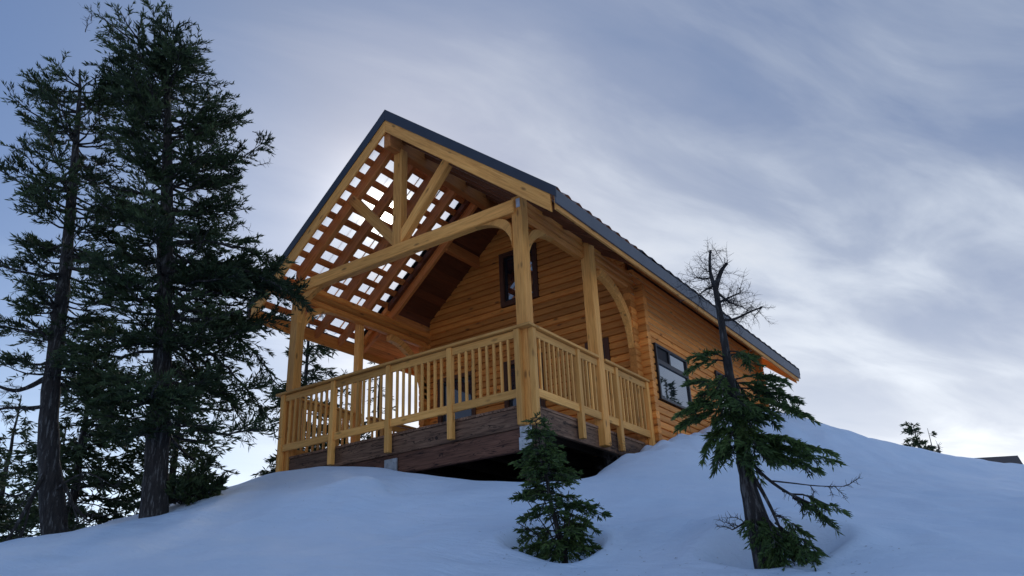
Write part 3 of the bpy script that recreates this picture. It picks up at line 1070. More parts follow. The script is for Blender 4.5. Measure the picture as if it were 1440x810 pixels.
# heavy purlin showing under the board ceiling at the back of the porch
for s in (-1, 1):
    x = XC + s * 1.05
    one('ceiling_beam', 'rafter', lambda m: m.box((x - 0.06, YC + 0.16, rz(x, 0.42)), (x + 0.06, YW, rz(x, 0.18))), roofo, 0.01)


# ------------------------------------------------------------------ trees
class Tree:
    def __init__(s, seed):
        s.r = np.random.default_rng(seed)
        s.tv = []; s.tf = []; s.to = 0      # wood
        s.lv = []; s.lt = []                # leaf quads (n,4,3)

    def tube(s, P, R, k=7, rough=0.0):
        P = np.asarray(P, float); n = len(P)
        T = np.gradient(P, axis=0); T /= np.linalg.norm(T, axis=1)[:, None] + 1e-9
        ref = np.array([0, 0, 1.0]) if abs(T[0, 2]) < 0.85 else np.array([1.0, 0, 0])
        A = np.cross(T, ref); A /= np.linalg.norm(A, axis=1)[:, None] + 1e-9
        B = np.cross(T, A)
        an = np.arange(k) * 2 * np.pi / k
        R = np.broadcast_to(R, (n,))
        rr = R[:, None] * (1 + rough * s.r.normal(size=(n, k)))
        V = P[:, None] + rr[..., None] * (np.cos(an)[None, :, None] * A[:, None] + np.sin(an)[None, :, None] * B[:, None])
        s.tv.append(V.reshape(-1, 3))
        i = np.arange(n - 1)[:, None] * k; j = np.arange(k)[None]; j2 = (j + 1) % k
        s.tf.append(np.stack([i + j, i + j2, i + k + j2, i + k + j], 2).reshape(-1, 4) + s.to)
        s.to += n * k

    def sprays(s, P, Dr, ln, wd, tone):
        """diamond needle sprays rooted at P pointing along Dr"""
        n = len(P)
        if n == 0: return
        Dr = Dr / (np.linalg.norm(Dr, axis=1)[:, None] + 1e-9)
        rv = s.r.normal(size=(n, 3)); rv[:, 2] *= 0.6
        Sd = np.cross(Dr, rv); Sd /= np.linalg.norm(Sd, axis=1)[:, None] + 1e-9
        ln = np.broadcast_to(ln, (n,)) * s.r.uniform(0.65, 1.35, n); wd = np.broadcast_to(wd, (n,)) * s.r.uniform(0.7, 1.3, n)
        mid = P + Dr * (ln * 0.45)[:, None]; tip = P + Dr * ln[:, None] + np.array([0, 0, -0.06]) * ln[:, None]
        q = np.stack([P, mid + Sd * wd[:, None] / 2, tip, mid - Sd * wd[:, None] / 2], 1)
        s.lv.append(q); s.lt.append(np.repeat(np.clip(tone + s.r.normal(0, 0.14, n), 0, 1), 4))

    def branch(s, a, b, sag=0.1, w=0.5, r0=0.03, dens=1.0, sl=0.10, sw=0.020, s0=0.25, up=0.25, zf=0.75, flat=0.35, bare_tw=False, step=0.06, fine=1.0):
        a = np.asarray(a, float); b = np.asarray(b, float)
        Lb = np.linalg.norm(b - a)
        n = max(5, int(Lb / 0.12))
        t = np.linspace(0, 1, n)
        P = a + (b - a) * t[:, None]
        P[:, 2] += -sag * 4 * t * (1 - t)
        side = np.cross(b - a, [0, 0, 1.0]); side /= np.linalg.norm(side) + 1e-9
        P += side * (s.r.normal(0, 0.05 * Lb) * np.sin(np.pi * t))[:, None]
        P[1:-1] += s.r.normal(0, 0.012 * min(1, Lb), (n - 2, 3))
        s.tube(P, r0 * (1 - 0.85 * t), 5)
        tone_b = float(s.r.uniform(0.15, 0.75))
        # side twigs
        nt_ = int(Lb * (1 - s0) / step * dens) + 2
        ts = np.sort(s.r.uniform(s0, 1.0, nt_))
        for q in ts:
            i = min(int(q * (n - 1)), n - 2); fr = q * (n - 1) - i
            p = P[i] * (1 - fr) + P[i + 1] * fr
            d = P[i + 1] - P[i]; d /= np.linalg.norm(d) + 1e-9
            sd = np.cross(d, [0, 0, 1.0]); sd /= np.linalg.norm(sd) + 1e-9
            sg = s.r.choice([-1, 1])
            tw = d * s.r.uniform(0.5, 1.0) + sd * sg * s.r.uniform(0.35, 1.0) + np.array([0, 0, 1]) * s.r.normal(up, flat)
            tw /= np.linalg.norm(tw)
            taper = 0.35 + 0.65 * math.sin(math.pi * min(1, (q - s0) / (1 - s0) * 0.62 + 0.30))
            tl = w * taper * s.r.uniform(0.5, 1.15)
            m = max(2, int(tl / 0.055))
            u = np.linspace(0, 1, m + 1)
            TPp = p + tw * tl * u[:, None]; TPp[:, 2] -= 0.22 * tl * u ** 2
            s.tube(TPp[[0, m // 2, m]] if m > 2 else TPp, np.array([0.004, 0.003, 0.0015]) * fine if m > 2 else 0.0025 * fine, 3)
            if bare_tw: continue
            k = max(4, int(tl / sl * 6.5 * dens))
            uu = s.r.uniform(0.1, 1.0, k)
            pts = p + tw * tl * uu[:, None]; pts[:, 2] -= 0.22 * tl * uu ** 2
            dr = tw + s.r.normal(0, 0.5, (k, 3)) * np.array([1, 1, zf]) + np.array([0, 0, up * 0.6])
            s.sprays(pts, dr, sl, sw, tone_b)

    def deadtwig(s, p, d, L_, r, depth):
        d = d / np.linalg.norm(d)
        n = 5
        P = [np.array(p, float)]
        dd = d.copy()
        for i in range(n):
            dd = dd + s.r.normal(0, 0.16, 3); dd /= np.linalg.norm(dd)
            P.append(P[-1] + dd * L_ / n)
        P = np.array(P)
        s.tube(P, r * np.linspace(1, 0.35, n + 1), 4 if depth else 3)
        if depth <= 0: return
        for i in range(1, n + 1):
            for _ in range(2 if depth > 1 else 3):
                nd_ = (P[i] - P[i - 1]); nd_ /= np.linalg.norm(nd_)
                q = nd_ * 0.7 + s.r.normal(0, 0.6, 3)
                s.deadtwig(P[i], q, L_ * s.r.uniform(0.3, 0.5), r * 0.5, depth - 1)

    def finish(s, root, leafmat='needle', bark='bark'):
        base = np.array(root.location)
        if s.tv:
            o = fast('trunk', np.vstack(s.tv) - base, np.vstack(s.tf), M[bark], root, smooth=True)
        if s.lv:
            Q = np.vstack(s.lv).reshape(-1, 3) - base
            fast('crown', Q, np.arange(len(Q)).reshape(-1, 4), M[leafmat], root, tone=np.concatenate(s.lt))


def interp(tab, v):
    xs = [a for a, _ in tab]; ys = [b for _, b in tab]
    return float(np.interp(v, xs, ys))


HR = np.array([CR[0], CR[1], 0]); HR /= np.linalg.norm(HR)      # sideways across the view, level
HF = np.array([-HR[1], HR[0], 0])                               # away along the ground
UPV = np.array([0, 0, 1.0])


def path(pts, n=26):
    P = np.array([at(*p) for p in pts])
    d = np.r_[0, np.cumsum(np.linalg.norm(np.diff(P, axis=0), axis=1))]
    t = np.linspace(0, d[-1], n)
    Q = np.stack([np.interp(t, d, P[:, i]) for i in range(3)], 1)
    for _ in range(2):
        Q[1:-1] = 0.25 * Q[:-2] + 0.5 * Q[1:-1] + 0.25 * Q[2:]
    return Q


MPP = 0.0115


def big_hemlock(seed, label, trunk, radii, Ltab, Rtab, nb, zlow, group=None, w=0.55, explicit=(), sl=0.10, sw=0.020, base_drop=0.25, uptab=None, dens=1.0):
    T = Tree(seed)
    P = path(trunk, 40)
    P = np.vstack([P[0] + (P[0] - P[1]) * 0 + np.array([0, 0, -base_drop]), P])
    t = np.linspace(0, 1, len(P))
    R = np.interp(t, np.linspace(0, 1, len(radii)), radii)
    T.tube(P, R, 12, 0.05)
    zs = P[:, 2]
    # map height -> photo row for the width tables
    us = []
    nl = max(8, nb // 7)
    lev = np.sort((np.arange(nl) + T.r.uniform(-0.35, 0.35, nl)) / nl)
    mulL, mulR = T.r.uniform(0.55, 1.12, nl), T.r.uniform(0.62, 1.12, nl)
    for k in range(nb):
        q_ = k % nl
        f_ = float(np.clip(lev[q_] + T.r.normal(0, 0.22) / nl, 0, 1))
        i = zlow + (1 - zlow) * f_
        x = i * (len(P) - 1); j = min(int(x), len(P) - 2); fr = x - j
        p = P[j] * (1 - fr) + P[j + 1] * fr
        d = p - CAM
        row = 405 - FPX * (d @ CU) / (d @ CF)
        az = T.r.uniform(0, 2 * np.pi)
        c, s_ = math.cos(az), math.sin(az)
        ext_ = (interp(Rtab, row) * mulR[q_] if c > 0 else interp(Ltab, row) * mulL[q_]) * MPP
        mid = 0.5 * (interp(Rtab, row) + interp(Ltab, row)) * MPP
        ac = math.sqrt(abs(c)); ln = (ac * ext_ + (1 - ac) * mid * 0.9) * T.r.uniform(0.75, 1.12)
        if ln < 0.12: ln = 0.12
        rise = interp(uptab, row) if uptab else 0.2
        rise += T.r.normal(0, 0.12)
        b = p + (HR * c + HF * s_) * ln + UPV * (ln * rise)
        T.branch(p, b, sag=0.10 * ln, w=min(w, 0.24 + ln * 0.40), r0=0.012 + 0.014 * ln, sl=sl, sw=sw, s0=0.30, up=0.26, dens=dens * T.r.uniform(0.6, 1.7), flat=0.28)
    for (a, b, kw) in explicit:
        T.branch(at(*a), at(*b), **kw)
    root = thing('hemlock_tree', label, 'tree', P[1])
    if group: root['group'] = group
    return T, root


UP1 = [(0, 0.05), (60, 0.18), (150, 0.34), (250, 0.28), (350, 0.05), (450, -0.12), (560, -0.25), (720, -0.2)]
T1, r1 = big_hemlock(21, 'tall dark hemlock with thick straight trunk, a bough reaching across the cabin roof corner', [(217, 724, 12.2), (221, 640, 12.2), (227, 540, 12.2), (231, 430, 12.2), (233, 330, 12.25), (236, 230, 12.3), (236, 140, 12.35), (229, 98, 12.4), (216, 56, 12.45)],
                     [0.19, 0.16, 0.14, 0.125, 0.11, 0.105, 0.085, 0.06, 0.035, 0.015],
                     [(0, 14), (18, 48), (45, 115), (75, 118), (110, 100), (160, 80), (220, 95), (300, 95), (400, 100), (500, 95), (580, 70), (640, 25), (720, 10)],
                     [(0, 14), (18, 30), (50, 48), (80, 66), (105, 84), (135, 126), (190, 105), (232, 128), (270, 98), (310, 85), (345, 130), (400, 150), (440, 150), (470, 140), (520, 150), (570, 150), (610, 90), (640, 30), (720, 10)],
                     205, 0.17, w=0.55, uptab=UP1,
                     explicit=[((238, 345, 12.2), (388, 372, 11.7), dict(sag=-0.15, w=0.6, r0=0.04, sl=0.10, sw=0.020, dens=1.5)),
                               ((238, 370, 12.2), (424, 424, 11.3), dict(sag=-0.2, w=0.62, r0=0.045, sl=0.10, sw=0.020, dens=1.7)),
                               ((238, 390, 12.2), (410, 415, 11.9), dict(sag=-0.15, w=0.6, r0=0.04, sl=0.10, sw=0.020, dens=1.6)),
                               ((236, 430, 12.2), (395, 545, 11.8), dict(sag=-0.3, w=0.5, r0=0.04, up=-0.1, dens=1.1)),
                               ((236, 470, 12.2), (385, 600, 11.9), dict(sag=-0.25, w=0.45, r0=0.035, up=-0.25, dens=0.9)),
                               ((236, 470, 12.2), (350, 610, 12.5), dict(sag=-0.25, w=0.45, r0=0.035, up=-0.25, dens=0.8)),
                               ((236, 135, 12.35), (158, 108, 12.2), dict(sag=-0.05, w=0.4, r0=0.03)),
                               ((235, 95, 12.35), (150, 45, 12.3), dict(sag=0.05, w=0.4, r0=0.03))])
for (u, v, du, dv, l_) in [(120, 45, -0.3, 1, 0.25), (128, 30, 0.2, 1, 0.2), (355, 185, 1, 0.0, 0.22), (362, 232, 1, -0.2, 0.25), (330, 310, 0.6, -0.8, 0.3), (300, 575, 0.5, -0.8, 0.4), (330, 590, 0.4, -0.9, 0.4)]:
    T1.deadtwig(at(u, v, 12.3), HR * du + UPV * dv, l_, 0.008, 1)
T1.finish(r1)

UP2 = [(60, 0.1), (150, 0.28), (250, 0.12), (350, 0.02), (450, -0.05), (560, -0.15), (760, -0.2)]
T2, r2 = big_hemlock(22, 'leaning hemlock at the far left with crooked bare lower limbs, left of the thicker trunk', [(76, 752, 12.7), (72, 690, 12.7), (67, 610, 12.7), (72, 540, 12.7), (82, 460, 12.75), (92, 380, 12.8), (100, 290, 12.85), (107, 200, 12.9), (113, 120, 12.95), (112, 98, 13.0)],
                     [0.175, 0.145, 0.13, 0.112, 0.095, 0.08, 0.075, 0.055, 0.035, 0.015],
                     [(60, 30), (75, 72), (125, 52), (160, 66), (190, 78), (215, 60), (240, 100), (300, 95), (330, 60), (370, 90), (410, 40), (450, 75), (500, 70), (560, 20), (760, 10)],
                     [(60, 20), (100, 50), (200, 60), (300, 70), (400, 70), (500, 50), (600, 30), (760, 10)],
                     120, 0.30, w=0.45, uptab=UP2, dens=0.95,
                     explicit=[((104, 270, 12.85), (-10, 232, 12.6), dict(sag=0.15, w=0.35, r0=0.035, s0=0.6)),
                               ((92, 385, 12.8), (-15, 365, 12.6), dict(sag=0.1, w=0.4, r0=0.035, s0=0.5)),
                               ((80, 470, 12.75), (-12, 455, 12.6), dict(sag=0.02, w=0.5, r0=0.03, s0=0.2, dens=1.3)),
                               ((78, 490, 12.75), (40, 445, 12.6), dict(sag=0.02, w=0.4, r0=0.03, s0=0.2, dens=1.3))])
# bare crooked limbs low on the trunk
for pts, r_ in [([(68, 530, 12.7), (40, 545, 12.6), (20, 552, 12.5), (-10, 540, 12.5)], 0.045), ([(70, 570, 12.7), (40, 575, 12.6), (10, 572, 12.5), (-10, 578, 12.5)], 0.035),
                ([(74, 640, 12.7), (45, 700, 12.5), (20, 745, 12.3), (2, 772, 12.2)], 0.04), ([(78, 660, 12.7), (100, 700, 12.5), (110, 735, 12.5)], 0.035), ([(105, 712, 12.5), (125, 735, 12.4), (132, 722, 12.4)], 0.025),
                ([(76, 470, 12.7), (95, 515, 12.7), (118, 522, 12.6)], 0.035), ([(90, 395, 12.8), (50, 380, 12.7), (62, 392, 12.6)], 0.03), ([(80, 450, 12.7), (70, 415, 12.5), (62, 412, 12.5)], 0.025),
                ([(40, 690, 12.5), (20, 700, 12.5), (0, 690, 12.4)], 0.02), ([(45, 700, 12.5), (30, 760, 12.3), (5, 768, 12.2)], 0.02), ([(74, 690, 12.6), (120, 660, 12.3), (170, 690, 12.2)], 0.014)]:
    P = path(pts, 10); T2.tube(P, r_ * np.linspace(1, 0.4, 10), 6, 0.06)
    for q in (4, 6, 8):
        T2.deadtwig(P[q], P[q] - P[q - 1] + T2.r.normal(0, 0.08, 3), 0.28, 0.007, 1)
T2.finish(r2)


def spire(seed, name, label, base, top, rad, nb=60, w=0.35, sl=0.13, sw=0.028, leaf='needle', z0=0.08, droop=-0.12, group=None, dens=1.0, trunk_r=0.09, gaps=0.0, shape=0.8):
    T = Tree(seed)
    base = np.asarray(base, float); top = np.asarray(top, float)
    H = np.linalg.norm(top - base)
    t = np.linspace(0, 1, 14)
    P = base + (top - base) * t[:, None]
    P[1:-1] += T.r.normal(0, 0.012, (12, 3))
    P[0, 2] -= 0.3
    T.tube(P, trunk_r * (1 - 0.9 * t), 7, 0.04)
    for k in range(nb):
        f_ = z0 + (1 - z0) * ((k + T.r.uniform(0, 1)) / nb)
        if gaps and math.sin(f_ * 38 + seed) < -1 + gaps: continue
        p = base + (top - base) * f_
        ln = rad * ((1 - f_) ** shape + 0.05) * T.r.uniform(0.65, 1.15)
        az = T.r.uniform(0, 2 * np.pi)
        b = p + (HR * math.cos(az) + HF * math.sin(az)) * ln + UPV * ln * (droop + 0.7 * max(0, f_ - 0.6) + T.r.normal(0, 0.08))
        T.branch(p, b, sag=-0.05 * ln, w=min(w, 0.12 + ln * 0.4), r0=0.008 + 0.008 * ln, sl=sl, sw=sw, s0=0.15, up=0.02, dens=dens, flat=0.2)
    root = thing(name, label, 'tree', base, group)
    T.finish(root, leaf)
    return root


def on_ground(u, v, hd):
    p = at(u, v, hd); return np.array([p[0], p[1], float(ground(p[0], p[1])[0])])


# smaller conifers behind the two tall trees
GB = 'small conifers behind the two tall hemlocks'
for sd, u, vt, hd, rad, lab, nb in [
    (31, 30, 556, 19.0, 1.25, 'slim pointed young conifer at the far left edge, its spire left of the leaning trunk', 64),
    (32, 140, 470, 16.0, 1.55, 'bushy conifer filling the gap between the two tall trunks', 105),
    (33, 262, 500, 16.5, 1.35, 'young conifer with flat tiered boughs just right of the thick trunk', 80),
    (34, -25, 590, 17.0, 1.2, 'low broad conifer cut by the left picture edge', 60),
    (36, 95, 590, 20.0, 1.2, 'small conifer seen low behind the leaning trunk', 60)]:
    b = on_ground(u, 700, hd)
    t_ = at(u, vt, hd)
    b[0], b[1] = t_[0] + 0.1, t_[1]
    spire(sd, 'conifer_tree', lab, b, t_, rad, nb, w=0.40, sl=0.14, sw=0.032, group=None, trunk_r=0.11, dens=0.9)
# conifers beyond the porch
b = on_ground(420, 660, 17.5); t_ = at(438, 395, 17.5); b[0], b[1] = t_[0], t_[1]
spire(41, 'conifer_tree', 'dark conifer seen behind the left porch post', b, t_, 1.25, 75, w=0.45, sl=0.14, sw=0.03, trunk_r=0.1)
b = on_ground(492, 640, 17.0); t_ = at(488, 522, 17.0); b[0], b[1] = t_[0], t_[1]
spire(42, 'conifer_tree', 'short conifer seen through the front railing balusters', b, t_, 0.8, 44, w=0.35, sl=0.13, sw=0.028, trunk_r=0.06)
b = on_ground(538, 640, 18.0); t_ = at(536, 470, 18.0); b[0], b[1] = t_[0], t_[1]
spire(43, 'conifer_tree', 'thin sparse conifer seen past the middle railing post', b, t_, 0.65, 26, w=0.25, sl=0.12, sw=0.026, trunk_r=0.07, dens=0.7)

# dark bush at the foot of the thick trunk
T = Tree(51)
bp = at(262, 706, 12.3)
for k in range(46):
    az = T.r.uniform(0, 2 * np.pi); el = T.r.uniform(0.1, 1.2); ln = T.r.uniform(0.25, 0.62)
    a = bp + HR * T.r.uniform(-0.25, 0.25) + HF * T.r.uniform(-.1, .2)
    b = a + (HR * math.cos(az) * 0.9 + HF * math.sin(az) * 0.7) * ln * math.cos(el) + UPV * ln * math.sin(el)
    T.branch(a, b, 0.02, 0.2, 0.01, 1.3, 0.10, 0.03, 0.2, 0.3)
root = thing('bush', 'dark twiggy bush at the foot of the thick hemlock trunk', 'bush', bp)
T.finish(root, 'needle')

# ------------------------------------------------------------------ stunted hemlock on the right
T = Tree(61)
H0 = 6.2
P = path([(1082, 790, H0), (1072, 750, H0), (1058, 710, H0), (1048, 665, H0), (1040, 620, H0), (1033, 575, H0), (1026, 530, H0), (1019, 480, H0), (1012, 440, H0), (1006, 404, H0)], 34)
P[0, 2] -= 0.5
tt = np.linspace(0, 1, len(P))
T.tube(P, np.interp(tt, [0, 0.12, 0.2, 0.27, 0.36, 0.55, 0.78, 1], [0.112, 0.086, 0.066, 0.054, 0.044, 0.037, 0.030, 0.022]), 12, 0.06)
for pts, r_ in [([(1006, 406, H0), (1000, 392, H0), (997, 372, H0), (999, 352, H0)], 0.020), ([(1006, 404, H0), (1011, 388, H0 - .05), (1016, 376, H0 - .08), (1023, 370, H0 - .1)], 0.026),
                ([(1014, 450, H0), (1030, 452, H0), (1050, 440, H0), (1072, 432, H0)], 0.013), ([(1012, 425, H0), (1022, 420, H0 - .1), (1040, 412, H0 - .1)], 0.012), ([(1010, 412, H0), (1024, 425, H0 + .1), (1045, 432, H0 + .1)], 0.012),
                ([(1005, 402, H0), (990, 408, H0), (982, 416, H0)], 0.010), ([(1000, 390, H0), (988, 393, H0 + .1), (980, 390, H0 + .1)], 0.009)]:
    Q = path(pts, 8); T.tube(Q, r_ * np.linspace(1, 0.45, 8), 5, 0.05)
    for q in range(2, 8):
        for _ in range(3):
            T.deadtwig(Q[q], (Q[q] - Q[q - 1]) / 0.06 * 0.25 + T.r.normal(0, 0.7, 3) * np.array([1, 1, 0.5]), T.r.uniform(0.08, 0.19), 0.0024, 1)
# live boughs: (from on the trunk) -> (tip), width
RB = [((1022, 508), (974, 516), 0.12), ((1022, 505), (976, 500), 0.11), ((1023, 500), (1060, 512), 0.12), ((1022, 497), (1052, 502), 0.1),
      ((1030, 545), (972, 538), 0.14), ((1030, 550), (985, 556), 0.14), ((1030, 540), (1085, 548), 0.16), ((1030, 545), (1112, 562), 0.15), ((1032, 555), (1136, 582), 0.15),
      ((1028, 535), (1096, 530), 0.13), ((1033, 570), (957, 578), 0.15), ((1033, 575), (960, 594), 0.15), ((1033, 572), (975, 570), 0.14), ((1034, 585), (988, 640), 0.13), ((1036, 590), (1010, 655), 0.12), ((1036, 600), (995, 620), 0.13),
      ((1036, 585), (1088, 592), 0.14), ((1040, 612), (1168, 634), 0.15), ((1042, 620), (1172, 648), 0.15), ((1044, 628), (1150, 660), 0.13), ((1040, 612), (1120, 622), 0.15), ((1040, 618), (1100, 645), 0.15), ((1042, 625), (1132, 640), 0.15),
      ((1036, 585), (1058, 630), 0.16), ((1034, 575), (1050, 610), 0.16), ((1030, 550), (1012, 590), 0.15), ((1030, 555), (1062, 580), 0.17), ((1028, 530), (1050, 560), 0.16), ((1026, 525), (1008, 548), 0.13), ((1032, 570), (1070, 575), 0.16),
      ((1036, 595), (1018, 628), 0.13), ((1040, 625), (1060, 662), 0.13)]
for (a, b, w_) in RB:
    dz = T.r.uniform(-0.22, 0.22)
    T.branch(at(*a, H0), at(*b, H0 + dz), sag=-0.03, w=w_ * 1.15, r0=0.008, dens=1.4, sl=0.05, sw=0.0115, s0=0.18, up=-0.06, zf=0.4, flat=0.09, step=0.022)
for (a, b) in [((1030, 545), (1015, 556)), ((1032, 555), (1048, 572)), ((1034, 570), (1022, 588)), ((1035, 580), (1056, 600)), ((1037, 592), (1028, 622)), ((1040, 606), (1062, 628)), ((1042, 618), (1036, 650)), ((1042, 622), (1075, 646)), ((1060, 720), (1066, 760)), ((1068, 735), (1090, 770))]:
    T.branch(at(*a, H0), at(*b, H0 - T.r.uniform(0.18, 0.34)), sag=-0.02, w=0.16, r0=0.007, dens=1.3, sl=0.05, sw=0.0115, s0=0.1, up=-0.1, zf=0.45, flat=0.12, step=0.024)
# long drooping lower limbs and the foliage at the foot
for pts, r_ in [([(1050, 655, H0), (1072, 690, H0 - .05), (1090, 725, H0 - .1), (1108, 770, H0 - .1)], 0.018), ([(1050, 645, H0), (1080, 675, H0 - .1), (1110, 695, H0 - .15), (1150, 712, H0 - .2)], 0.015),
                ([(1082, 676, H0 - .1), (1120, 680, H0 - .1), (1150, 684, H0 - .1), (1186, 684, H0 - .1)], 0.006), ([(1060, 715, H0), (1048, 735, H0 - .05), (1030, 745, H0 - .1)], 0.012)]:
    Q = path(pts, 10); T.tube(Q, r_ * np.linspace(1, 0.4, 10), 5, 0.05)
    for q in (5, 7, 8, 9):
        T.deadtwig(Q[q], (Q[q] - Q[q - 1]) / 0.06 + T.r.normal(0, 0.5, 3), 0.12, 0.004, 1)
for (a, b, w_) in [((1110, 695), (1180, 714), 0.15), ((1115, 700), (1172, 735), 0.14), ((1100, 690), (1150, 718), 0.13), ((1090, 725), (1125, 745), 0.16), ((1100, 745), (1148, 775), 0.2), ((1090, 735), (1140, 788), 0.2),
                   ((1080, 730), (1118, 786), 0.22), ((1072, 720), (1098, 788), 0.2), ((1085, 740), (1130, 782), 0.2), ((1075, 745), (1085, 790), 0.18), ((1095, 760), (1150, 786), 0.16)]:
    T.branch(at(*a, H0 - 0.1), at(*b, H0 - 0.15 + T.r.uniform(-0.15, 0.15)), sag=-0.02, w=w_, r0=0.008, dens=1.2, sl=0.05, sw=0.0115, s0=0.2, up=-0.12, zf=0.45, flat=0.12, step=0.024)
root = thing('stunted_hemlock', 'stunted hemlock with bare dead top, rising from a snow hollow before the side window', 'tree', P[1])
T.finish(root, 'needle2')

# ------------------------------------------------------------------ sapling
T = Tree(71)
H1 = 6.9
P = path([(796, 784, H1), (786, 750, H1), (776, 715, H1), (770, 680, H1), (764, 645, H1), (757, 615, H1), (752, 588, H1)], 22)
P[0, 2] -= 0.4
tt = np.linspace(0, 1, len(P))
T.tube(P, np.interp(tt, [0, 0.2, 0.6, 1], [0.032, 0.022, 0.012, 0.003]), 8, 0.06)
for v, lft, rgt, n_ in [(600, 7, 8, 7), (615, 14, 18, 11), (635, 25, 28, 15), (652, 34, 36, 17), (670, 38, 38, 17), (690, 40, 34, 13), (708, 42, 34, 9), (722, 40, 38, 7), (750, 46, 36, 8), (768, 48, 36, 8)]:
    for k in range(n_):
        u = np.interp(v, [588, 615, 645, 680, 715, 750, 784], [752, 757, 764, 770, 776, 786, 796])
        az = T.r.uniform(0, 2 * np.pi); c, s_ = math.cos(az), math.sin(az)
        ln = (rgt if c > 0 else lft) * 0.0063 * T.r.uniform(0.45, 1.2)
        a = at(u, v - 6 + T.r.uniform(-8, 8), H1)
        b = a + (HR * c + HF * s_) * ln + UPV * ln * T.r.normal(-0.12, 0.12)
        T.branch(a, b, -0.01, 0.11, 0.005, 1.1, 0.040, 0.010, 0.15, 0.0, zf=0.5, flat=0.16, step=0.024)
for (a, b, w_) in [((776, 715), (842, 712), 0.14), ((776, 712), (848, 722), 0.13), ((778, 720), (830, 735), 0.12), ((778, 718), (825, 705), 0.12), ((785, 745), (836, 742), 0.12), ((786, 750), (830, 760), 0.12), ((785, 745), (730, 760), 0.13),
                   ((786, 752), (745, 778), 0.13), ((784, 748), (735, 745), 0.12), ((786, 752), (760, 780), 0.12), ((788, 756), (775, 782), 0.12), ((790, 760), (820, 772), 0.12), ((788, 765), (728, 772), 0.14), ((788, 768), (750, 786), 0.14), ((790, 770), (836, 770), 0.13), ((790, 770), (815, 786), 0.13), ((788, 765), (795, 786), 0.12), ((786, 755), (770, 770), 0.13), ((788, 760), (805, 765), 0.12), ((780, 735), (760, 765), 0.12), ((780, 735), (812, 752), 0.12), ((774, 705), (725, 700), 0.13), ((776, 712), (735, 728), 0.13)]:
    T.branch(at(*a, H1), at(*b, H1 + T.r.uniform(-0.2, 0.12)), sag=-0.02, w=w_, r0=0.006, dens=1.3, sl=0.042, sw=0.0115, s0=0.2, up=-0.05, flat=0.2, step=0.026)
for (u, v) in [(742, 705), (752, 720), (728, 735), (812, 700), (826, 722), (800, 690), (765, 700)]:
    Q = path([(794, 782, H1), ((794 + u) / 2 - 4, (782 + v) / 2 - 6, H1 + T.r.uniform(-.1, .1)), (u, v, H1 + T.r.uniform(-.15, .15))], 8)
    T.tube(Q, 0.009 * np.linspace(1, 0.4, 8), 4)
root = thing('hemlock_sapling', 'small bushy green sapling in a snow hollow below the porch corner', 'sapling', P[1])
T.finish(root, 'needle2')

# dead twigs under the side of the deck
T = Tree(81)
bp = atx(862, 668, 0.12)
for k in range(7):
    T.deadtwig(bp + HR * T.r.uniform(-0.2, 0.25) - UPV * 0.1, UPV + HR * T.r.normal(0, 0.35), T.r.uniform(0.25, 0.5), 0.006, 2)
root = thing('dead_shrub', 'bare dead twigs standing under the right side of the deck', 'shrub', bp)
T.finish(root, bark='deadwood')

# ------------------------------------------------------------------ far things
for sd, u, vt, rad, nb, lab in [(91, 1284, 598, 0.85, 75, 'dense little conifer on the far snow crest, the fuller of the two'), (92, 1304, 602, 0.42, 20, 'thin sparse conifer on the far snow crest beside the fuller one')]:
    t_ = at(u, vt, 34.0); g_ = float(ground(t_[0], t_[1])[0])
    b = np.array([t_[0], t_[1], min(g_, t_[2] - 2.2)])
    spire(sd, 'far_conifer', lab, b, t_, rad, nb, w=0.28, sl=0.16, sw=0.045, trunk_r=0.07, gaps=1.15, droop=0.0, shape=0.35 if sd == 91 else 0.6, z0=0.3)
T = Tree(93)
p_ = at(1318, 640, 30.0)
T.deadtwig(p_ - UPV * 0.2, UPV, 0.5, 0.02, 1); T.deadtwig(p_ - UPV * 0.2, UPV + HR * 0.8, 0.45, 0.02, 1)
root = thing('twig_shrub', 'tiny bare twigs poking over the far snow crest right of the two far conifers', 'shrub', p_)
T.finish(root, bark='deadwood')

# hut roof beyond the crest
a_, b_ = at(1384, 642, 40.0), at(1430, 640, 40.0)
hut = thing('hut', 'low dark brown hut roof showing over the far right snow crest', 'hut', a_)
ax_ = HR * 1.0
m = MB()
R0 = at(1362, 644.5, 40); R1 = at(1431, 640.5, 42)
E0 = at(1372, 668, 38); E1 = at(1446, 664, 40)
B0 = R0 + (R0 - E0) * 1.0; B1 = R1 + (R1 - E1) * 1.0; B0[2] = E0[2]; B1[2] = E1[2]
B0[:2] = R0[:2] * 2 - E0[:2]; B1[:2] = R1[:2] * 2 - E1[:2]
th = np.array([0, 0, -0.16])
m.poly([R0, R1, E1, E0, R0 + th, R1 + th, E1 + th, E0 + th], [(3, 2, 1, 0), (4, 5, 6, 7), (0, 1, 5, 4), (1, 2, 6, 5), (2, 3, 7, 6), (3, 0, 4, 7)], tuple(R1 - R0))
m.poly([R0, R1, B1, B0, R0 + th, R1 + th, B1 + th, B0 + th], [(0, 1, 2, 3), (7, 6, 5, 4), (4, 5, 1, 0), (5, 6, 2, 1), (6, 7, 3, 2), (7, 4, 0, 3)], tuple(R1 - R0))
keep(m.build('roof', M['hutroof']), hut)
m = MB()
cen = (E0 + E1 + B0 + B1) / 4
ins = lambda p: cen + (np.asarray(p) - cen) * 0.86
q0, q1, q2, q3 = [ins(x) for x in (E0, E1, B1, B0)]
dn = np.array([0, 0, -2.6])
top_ = [x + np.array([0, 0, 0.02]) for x in (q0, q1, q2, q3)]
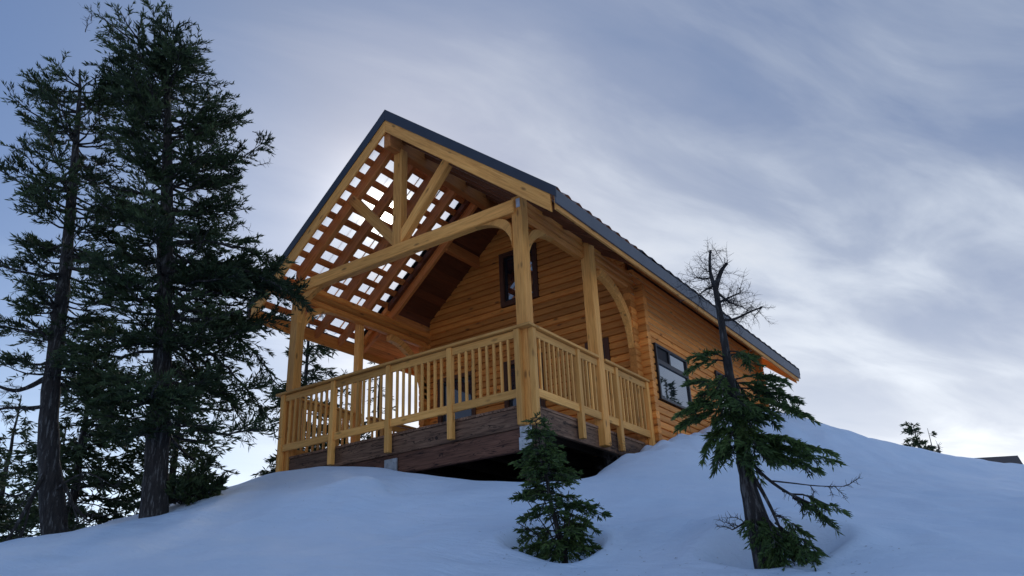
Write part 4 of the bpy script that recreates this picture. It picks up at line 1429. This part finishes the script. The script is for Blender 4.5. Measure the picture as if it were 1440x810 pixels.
m.poly(top_ + [x + dn for x in (q0, q1, q2, q3)], [(0, 1, 5, 4), (1, 2, 6, 5), (2, 3, 7, 6), (3, 0, 4, 7)], (1, 0, 0))
g0, g1 = ins(R0) + th, ins(R1) + th
m.poly([q0, q3, g0], [(0, 1, 2)]); m.poly([q1, q2, g1], [(0, 1, 2)])
keep(m.build('wall', M['hutwall']), hut)

# conifer off to the right whose image shows in the side window
b = np.array([9.9, 27.6, 0.0]); b[2] = float(ground(b[0], b[1])[0])
spire(95, 'conifer_tree', 'tall conifer mirrored in the side window glass', b, np.array([9.9, 27.6, 8.6]), 1.5, 60, w=0.6, sl=0.3, sw=0.08, trunk_r=0.2)

# needle and bark litter blown onto the snow round the trees
LV = []
lr = np.random.default_rng(5)
for (P0, n_, rad_, up_) in ((PS, 60, 0.8, 0.0), (PR, 80, 1.0, 0.0), (at(215, 722, 12.2), 150, 2.0, 0.0), (at(420, 700, 11.5), 30, 3.0, 0.0)):
    a_ = lr.uniform(0, 2 * np.pi, n_); d_ = rad_ * lr.uniform(0.1, 1, n_) ** 0.8
    x_, y_ = P0[0] + d_ * np.cos(a_), P0[1] + d_ * np.sin(a_)
    z_ = ground(x_, y_) + 0.006
    for x, y, z in zip(x_, y_, z_):
        if y > -0.35 and x < 0.5 and x > -5.3:
            continue
        t_ = lr.uniform(0, np.pi); L_ = lr.uniform(0.004, 0.013); w_ = lr.uniform(0.0015, 0.0035)
        u_ = np.array([math.cos(t_), math.sin(t_), 0.15]); v_ = np.array([-math.sin(t_), math.cos(t_), 0.3])
        c_ = np.array([x, y, z])
        LV.append([c_ - u_ * L_ - v_ * w_, c_ + u_ * L_ - v_ * w_, c_ + u_ * L_ + v_ * w_, c_ - u_ * L_ + v_ * w_])
Q = np.array(LV).reshape(-1, 3)
lit = fast('needle_litter', Q, np.arange(len(Q)).reshape(-1, 4), M['deadwood'])
lit['kind'] = 'stuff'
lit['label'] = 'dark specks of needle and bark litter on the snow near the trees'
lit['category'] = 'litter'
